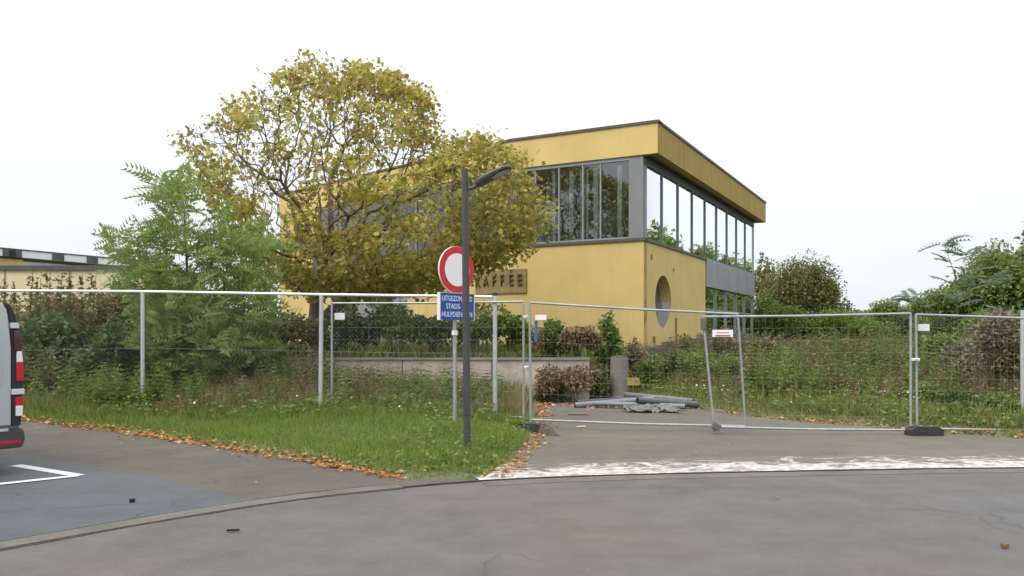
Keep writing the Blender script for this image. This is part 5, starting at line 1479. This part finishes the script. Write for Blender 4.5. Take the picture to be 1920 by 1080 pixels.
for txt, dz, w in (("UITGEZONDERD", 0.125, 0.64), ("STADS- EN", 0.0, 0.47), ("HULPDIENSTEN", -0.125, 0.64)):
    me = text_mesh(txt, 0.115, 0.001); me.materials.append(M['white_sign'])
    co = np.array([v.co for v in me.vertices]); ww = co[:, 0].max() - co[:, 0].min()
    me.transform(Matrix.Diagonal((w / ww, 1, 1, 1)))
    o = bpy.data.objects.new("lettering", me); link(o); o.parent = pl
    o.matrix_local = Matrix(((1, 0, 0, 0), (0, 0, -1, -0.0125), (0, 1, 0, zp + dz), (0, 0, 0, 1)))

# ------------------------------------------------------------------ concrete stump, yellow plate, pipes
kx, ky = px(1161, 20.6), 20.6
stump = thing("concrete_stump", "round grey concrete stump standing behind the pile of pipes", "stump", (kx, ky, 0.0))
mb = MB(); mb.tube([(kx, ky, -0.05), (kx, ky, 0.5), (kx, ky, 1.05)], [0.235, 0.23, 0.225], 24); mb.build("shaft", M['concrete'], stump, smooth=True, bevel=0.0)
MB().tube([(kx, ky, 1.05), (kx, ky, 1.09)], 0.205, 24).build("top_cap", M['palisade'], stump, smooth=True)
yx, yy = px(1187.5, 20.2), 20.2
yp = thing("yellow_marker", "small yellow marker plate low beside the concrete stump", "marker", (yx, yy, g1(yx, yy)))
MB().tube([(yx, yy + 0.02, -0.02), (yx, yy + 0.02, 0.62)], 0.018, 8).build("stake", M['stem_brown'], yp)
yo = MB().box((yx, yy, 0.455), (0.31, 0.012, 0.19)).build("plate", M['yellow_plate'], yp, bevel=0.004)
MB().box((yx + 0.07, yy - 0.009, 0.46), (0.10, 0.004, 0.06)).build("print_mark", M['board'], yo)
MB().box((yx - 0.08, yy - 0.009, 0.50), (0.08, 0.004, 0.025)).build("print_mark", M['board'], yo)

def pipe(label, p, q, r, m='pipe', bend=0.0):
    p, q = np.array(p, float), np.array(q, float)
    mid = (p + q) / 2; mid[2] += bend
    t = thing("plastic_pipe", label, "pipe", (mid[0], mid[1], min(p[2], q[2])), group="pile of pipes before the stump")
    ptsb = [p + (q - p) * s + np.array([0, 0, bend * 4 * s * (1 - s)]) for s in np.linspace(0, 1, 7)]
    MB().tube(ptsb, r, 14).build("tube", M[m], t, smooth=True)
    d = (q - p) / np.linalg.norm(q - p)
    for e, s in ((p, -1), (q, 1)):
        MB().tube([e + d * s * 0.0005, e + d * s * 0.004], r * 0.82, 12).build("open_end", M['hollow'], t)  # black disc on the closed end, painting the shade inside the pipe
def PG(x, y, zz=0.0):
    d = F * (1.6 - zz) / (y - 630.0); return np.array([px(x, d), d, zz])
pipe("long grey pipe lying across the front of the pile", PG(1078, 760, 0.06), PG(1225, 748, 0.17), 0.065)
pipe("dark pipe showing its open end at the right of the pile", PG(1195, 751, 0.22), PG(1308, 759, 0.08), 0.075, 'pipe_dark')
pipe("grey pipe lying along the back of the pile", PG(1158, 738, 0.12), PG(1300, 752, 0.13), 0.06)
pipe("pale grey pipe crossing the middle of the pile", PG(1110, 756, 0.10), PG(1285, 762, 0.10), 0.055)
pipe("dark thin pipe poking out at the left of the pile", PG(1082, 753, 0.10), PG(1180, 747, 0.10), 0.04, 'pipe_dark')
pipe("short grey pipe at the front right of the pile", PG(1170, 764, 0.05), PG(1262, 769, 0.05), 0.045)
# torn plastic sheet over the pipes
def torn_sheet():
    nx_, ny_ = 26, 10
    c = PG(1222, 764, 0.1)
    V = []
    for j in range(ny_):
        for i in range(nx_):
            u = (i / (nx_ - 1) - 0.5) * 1.1; v = (j / (ny_ - 1) - 0.5) * 0.5
            z = 0.13 * math.exp(-(v - 0.1) ** 2 * 9) * math.exp(-u * u * 1.1) + 0.03 * math.sin(u * 19 + v * 7) + 0.025 * math.sin(v * 31 - u * 9) + RS.normal(0, 0.008)
            V.append((c[0] + u + 0.03 * math.sin(v * 20), c[1] + v + 0.05 * math.sin(u * 11), max(0.012, z)))
    mb = MB(); mb.v = V
    for j in range(ny_ - 1):
        for i in range(nx_ - 1):
            if RS.uniform() < 0.05: continue
            a = j * nx_ + i; mb.f.append((a, a + 1, a + 1 + nx_, a + nx_))
    o = mb.build("plastic_sheet", M['sheet'], org=np.array([c[0], c[1], 0.0]))
    sm = o.modifiers.new("thickness", 'SOLIDIFY'); sm.thickness = 0.004
    tag(o, "torn pale plastic sheet draped over the right half of the pipe pile", "plastic sheet")
torn_sheet()
# rubble round the pile
def rubble():
    n = 240
    x = RS.normal(0, 1, n) * 0.85 + 2.75; y = RS.normal(0, 1, n) * 0.28 + 18.35
    tv = [(-.5, -.4, 0), (.5, -.35, 0), (.45, .4, 0), (-.4, .45, 0), (-.3, -.2, .5), (.35, -.15, .4), (.2, .3, .55), (-.25, .25, .35)]
    tf = [(0, 1, 5), (0, 5, 4), (1, 2, 6), (1, 6, 5), (2, 3, 7), (2, 7, 6), (3, 0, 4), (3, 4, 7), (4, 5, 6), (4, 6, 7)]
    a = RS.uniform(0, 6.28, n)
    v = scatter(tv, tf, np.stack([x, y, np.full(n, 0.006)], 1), np.stack([np.cos(a), np.sin(a), np.zeros(n)], 1), np.zeros(n), RS.uniform(0.03, 0.12, n))
    x2 = RS.uniform(0.9, 2.6, 70); y2 = 21.3 + RS.normal(0, .3, 70); a2 = RS.uniform(0, 6.28, 70)
    v2 = scatter(tv, tf, np.stack([x2, y2, np.full(70, 0.006)], 1), np.stack([np.cos(a2), np.sin(a2), np.zeros(70)], 1), np.zeros(70), RS.uniform(0.05, 0.16, 70))
    tag(np_mesh("rubble", *merge([v, v2]), M['rubble']), kind='stuff')
rubble()
# flat sticks and bits on the driveway and the road
def bit(name, label, x, y, L, w, h, rz, m):
    gx, gy = G(x, y)
    tag(MB().box((0, 0, h / 2), (L, w, h), rz).build(name, M[m], org=np.zeros(3), bevel=min(w, h) * 0.2, local=True), label, "litter").location = (gx, gy, 0.010)
bit("flat_stick", "thin dark stick lying left of the pipes on the driveway", 1085, 779, 0.42, 0.05, 0.02, 0.05, 'stem_brown')
bit("wood_chip", "pale splinter lying on the driveway behind the bottom rail", 1090, 802, 0.16, 0.06, 0.02, 0.3, 'cream')
bit("road_pebble", "black pebble lying on the blue grey parking bay", 248, 943, 0.05, 0.05, 0.03, 0.4, 'hollow')
bit("road_pebble", "dark pebble near the lower right corner of the road", 1884, 1028, 0.05, 0.04, 0.025, 0.4, 'stem_brown')
bit("road_twig", "short dark twig on the road below the parking bay", 437, 998, 0.10, 0.02, 0.015, 0.2, 'hollow')

# ------------------------------------------------------------------ far fence and blue tarpaulin
ff = thing("far_fence", "low grey mesh fence at the far end of the meadow", "fence", (px(1650, 44), 44, 0.8))
for x in (1560, 1605, 1640, 1686, 1745, 1790):
    MB().tube([(px(x, 44), 44, 0.5), (px(x, 44), 44, pz(643, 44))], 0.05, 8).build("post", M['galv'], ff, smooth=True)
MB().tube([(px(1560, 44), 44, pz(643.5, 44)), (px(1790, 44), 44, pz(642.5, 44))], 0.025, 6).build("rail", M['galv'], ff)
for k in range(5):
    zz = pz(646 + 2.6 * k, 44)
    MB().tube([(px(1560, 44), 44, zz), (px(1790, 44), 44, zz)], 0.010, 4).build("wire", M['wire'], ff)
bt = thing("blue_tarpaulin", "blue tarpaulin hung behind the double fence post at the far end of the meadow", "tarpaulin", (px(1722, 43), 43, 0.8))
mb = MB()
for i in range(9):
    for j in range(2):
        u = i / 8; mb.v.append((px(1716 + 14 * u, 43), 43 + 0.06 * math.sin(u * 14), (pz(622, 43) - 0.1 * u) if j else 0.75))
mb.f = [(2 * i, 2 * i + 2, 2 * i + 3, 2 * i + 1) for i in range(8)]
o = mb.build("cloth", M['blue_far'], bt); o.modifiers.new("thickness", 'SOLIDIFY').thickness = 0.02
MB().box((px(1737, 43), 43.1, pz(652, 43)), (0.75, 0.05, 0.45)).build("lower_flap", M['blue_far'], bt, bevel=0.01)

# ------------------------------------------------------------------ van
vyaw = math.radians(52.2)
corner = np.array([px(41.5, 9.4), 9.4])
vr = np.array([math.cos(vyaw), math.sin(vyaw)])
vc = corner - vr * 0.975
VAN = thing("parked_van", "silver panel van cut by the left edge with black trim and red tail lamps", "van", (vc[0], vc[1], 0.008), vyaw)
def van_profile(y):
    """half widths by height at station y"""
    base = [(0.0, 0.36), (0.80, 0.36), (0.93, 0.42), (0.965, 0.62), (0.975, 0.95), (0.965, 1.25), (0.93, 1.55), (0.875, 1.80), (0.80, 1.93), (0.66, 1.985), (0.0, 2.01)]
    k = 1.0; top = 1.0
    if y < 0.06: k = 0.97 + 0.03 * (y / 0.06)
    if y > 3.9:                                  # bonnet
        f = min(1, (y - 3.9) / 1.0); top = 1 - 0.5 * f ** 0.8; k = 1 - 0.10 * f ** 2
    return [(w * k, 0.36 + (z - 0.36) * top) for w, z in base]
def van_body():
    st = [0.0, 0.03, 0.06, 0.5, 1.2, 2.2, 3.2, 3.9, 4.2, 4.5, 4.75, 4.95]
    mb = MB(); sec = []
    for y in st:
        p = van_profile(y); ring = [(w, y, z) for w, z in p] + [(-w, y, z) for w, z in reversed(p[1:-1])]
        sec.append(len(mb.v)); mb.v += ring
    n = len(ring)
    for a, b in zip(sec[:-1], sec[1:]):
        mb.f += [(a + i, a + (i + 1) % n, b + (i + 1) % n, b + i) for i in range(n)]
    mb.f += [tuple(sec[0] + i for i in range(n)), tuple(sec[-1] + i for i in reversed(range(n)))]
    return mb.build("body", M['van'], VAN, smooth=True, local=True)
body = van_body()
def poly_panel(name, pts2, y0, y1, m, par=VAN, bevel=0.0, smooth=False):
    mb = MB(); n = len(pts2)
    mb.v = [(a, y0, b) for a, b in pts2] + [(a, y1, b) for a, b in pts2]
    mb.f = [tuple(range(n)), tuple(range(2 * n - 1, n - 1, -1))] + [(i, (i + 1) % n, (i + 1) % n + n, i + n) for i in range(n)]
    return mb.build(name, m, par, bevel=bevel, local=True, smooth=smooth)
for s in (-1, 1):
    dp = [(s * 0.008, 0.56), (s * 0.845, 0.56), (s * 0.845, 1.45), (s * 0.82, 1.72), (s * 0.80, 1.90), (s * 0.74, 1.965), (s * 0.008, 1.985)]
    dr = poly_panel("rear_door", dp, -0.035, 0.012, M['van'], bevel=0.012)
    poly_panel("pressing", [(s * 0.12, 0.98), (s * 0.70, 0.98), (s * 0.755, 1.06), (s * 0.745, 1.72), (s * 0.68, 1.80), (s * 0.12, 1.80)], -0.043, -0.03, M['van'], dr, bevel=0.008)
    poly_panel("door_handle", [(s * 0.03, 0.92), (s * 0.2, 0.92), (s * 0.2, 0.965), (s * 0.03, 0.965)], -0.06, -0.03, M['van_black'], dr, bevel=0.006)
    tr_ = [(s * 0.855, 0.50), (s * 0.955, 0.56), (s * 0.978, 0.95), (s * 0.972, 1.25), (s * 0.945, 1.55), (s * 0.90, 1.82), (s * 0.84, 1.955), (s * 0.775, 1.985), (s * 0.815, 1.90), (s * 0.838, 1.72), (s * 0.855, 1.45)]
    trim = poly_panel("corner_trim", tr_, -0.022, 0.05, M['van_black'], bevel=0.01)
    def seg(name, z0, z1, m, xi=0.885, xo=0.978, y0=-0.036):
        def xe(z): return float(np.interp(z, [0.5, 0.95, 1.25, 1.55, 1.82], [0.955, 0.978, 0.972, 0.945, 0.90])) + 0.004
        xin = xi if z1 < 1.5 else xi - 0.01
        return poly_panel(name, [(s * xin, z0), (s * xe(z0), z0), (s * xe(z1), z1), (s * xin, z1)], y0, 0.04, m, trim, bevel=0.006)
    seg("lamp_dark_lens", 1.42, 1.655, M['tail_dark'])
    seg("lamp_clear_lens", 1.29, 1.415, M['tail_white'], 0.905)
    seg("lamp_red_lens", 1.07, 1.285, M['tail_red'], 0.90)
    seg("fog_lamp", 0.79, 0.885, M['tail_red'], 0.89)
    seg("reversing_lamp", 0.665, 0.785, M['tail_white'], 0.895)
    for z in (1.68, 0.915):
        seg("hinge", z, z + 0.065, M['hinge'], 0.845, y0=-0.055)
bump_ = [(-0.95, 0.30), (0.95, 0.30), (0.985, 0.40), (0.97, 0.50), (0.90, 0.555), (-0.90, 0.555), (-0.97, 0.50), (-0.985, 0.40)]
bo = poly_panel("bumper", bump_, -0.075, 0.30, M['van_dark'], bevel=0.025)
for s in (-1, 1):
    poly_panel("reflector", [(s * 0.70, 0.36), (s * 0.93, 0.36), (s * 0.93, 0.395), (s * 0.70, 0.395)], -0.080, -0.06, M['tail_red'], bo)
poly_panel("step_plate", [(-0.80, 0.505), (0.80, 0.505), (0.80, 0.535), (-0.80, 0.535)], -0.084, -0.05, M['hinge'], bo)
for s in (-1, 1):
    for y in (0.98, 4.05):
        mb = MB(); mb.tube([(s * 0.72, y, 0.33), (s * 0.76, y, 0.33), (s * 0.93, y, 0.33), (s * 0.96, y, 0.33)], [0.29, 0.33, 0.33, 0.29], 28)
        wh = mb.build("wheel", M['tyre'], VAN, smooth=True, local=True)
        MB().tube([(s * 0.90, y, 0.33), (s * 0.968, y, 0.33)], [0.19, 0.20], 20).build("rim", M['rim'], wh, smooth=True, local=True)
poly_panel("windscreen", [(-0.80, 1.35), (0.80, 1.35), (0.70, 1.86), (-0.70, 1.86)], 3.92, 3.96, M['van_glass'])
for s in (-1, 1):
    mb = MB(); mb.v = [(s * 0.962, 2.75, 1.30), (s * 0.962, 3.75, 1.30), (s * 0.90, 3.5, 1.78), (s * 0.90, 2.75, 1.78)]
    mb.v += [(a - s * 0.03, b, c) for a, b, c in mb.v]
    mb.f = [(0, 1, 2, 3), (7, 6, 5, 4), (0, 4, 5, 1), (1, 5, 6, 2), (2, 6, 7, 3), (3, 7, 4, 0)]
    mb.v = [(a + s * 0.015, b, c) for a, b, c in mb.v]
    mb.build("side_window", M['van_glass'], VAN, local=True)
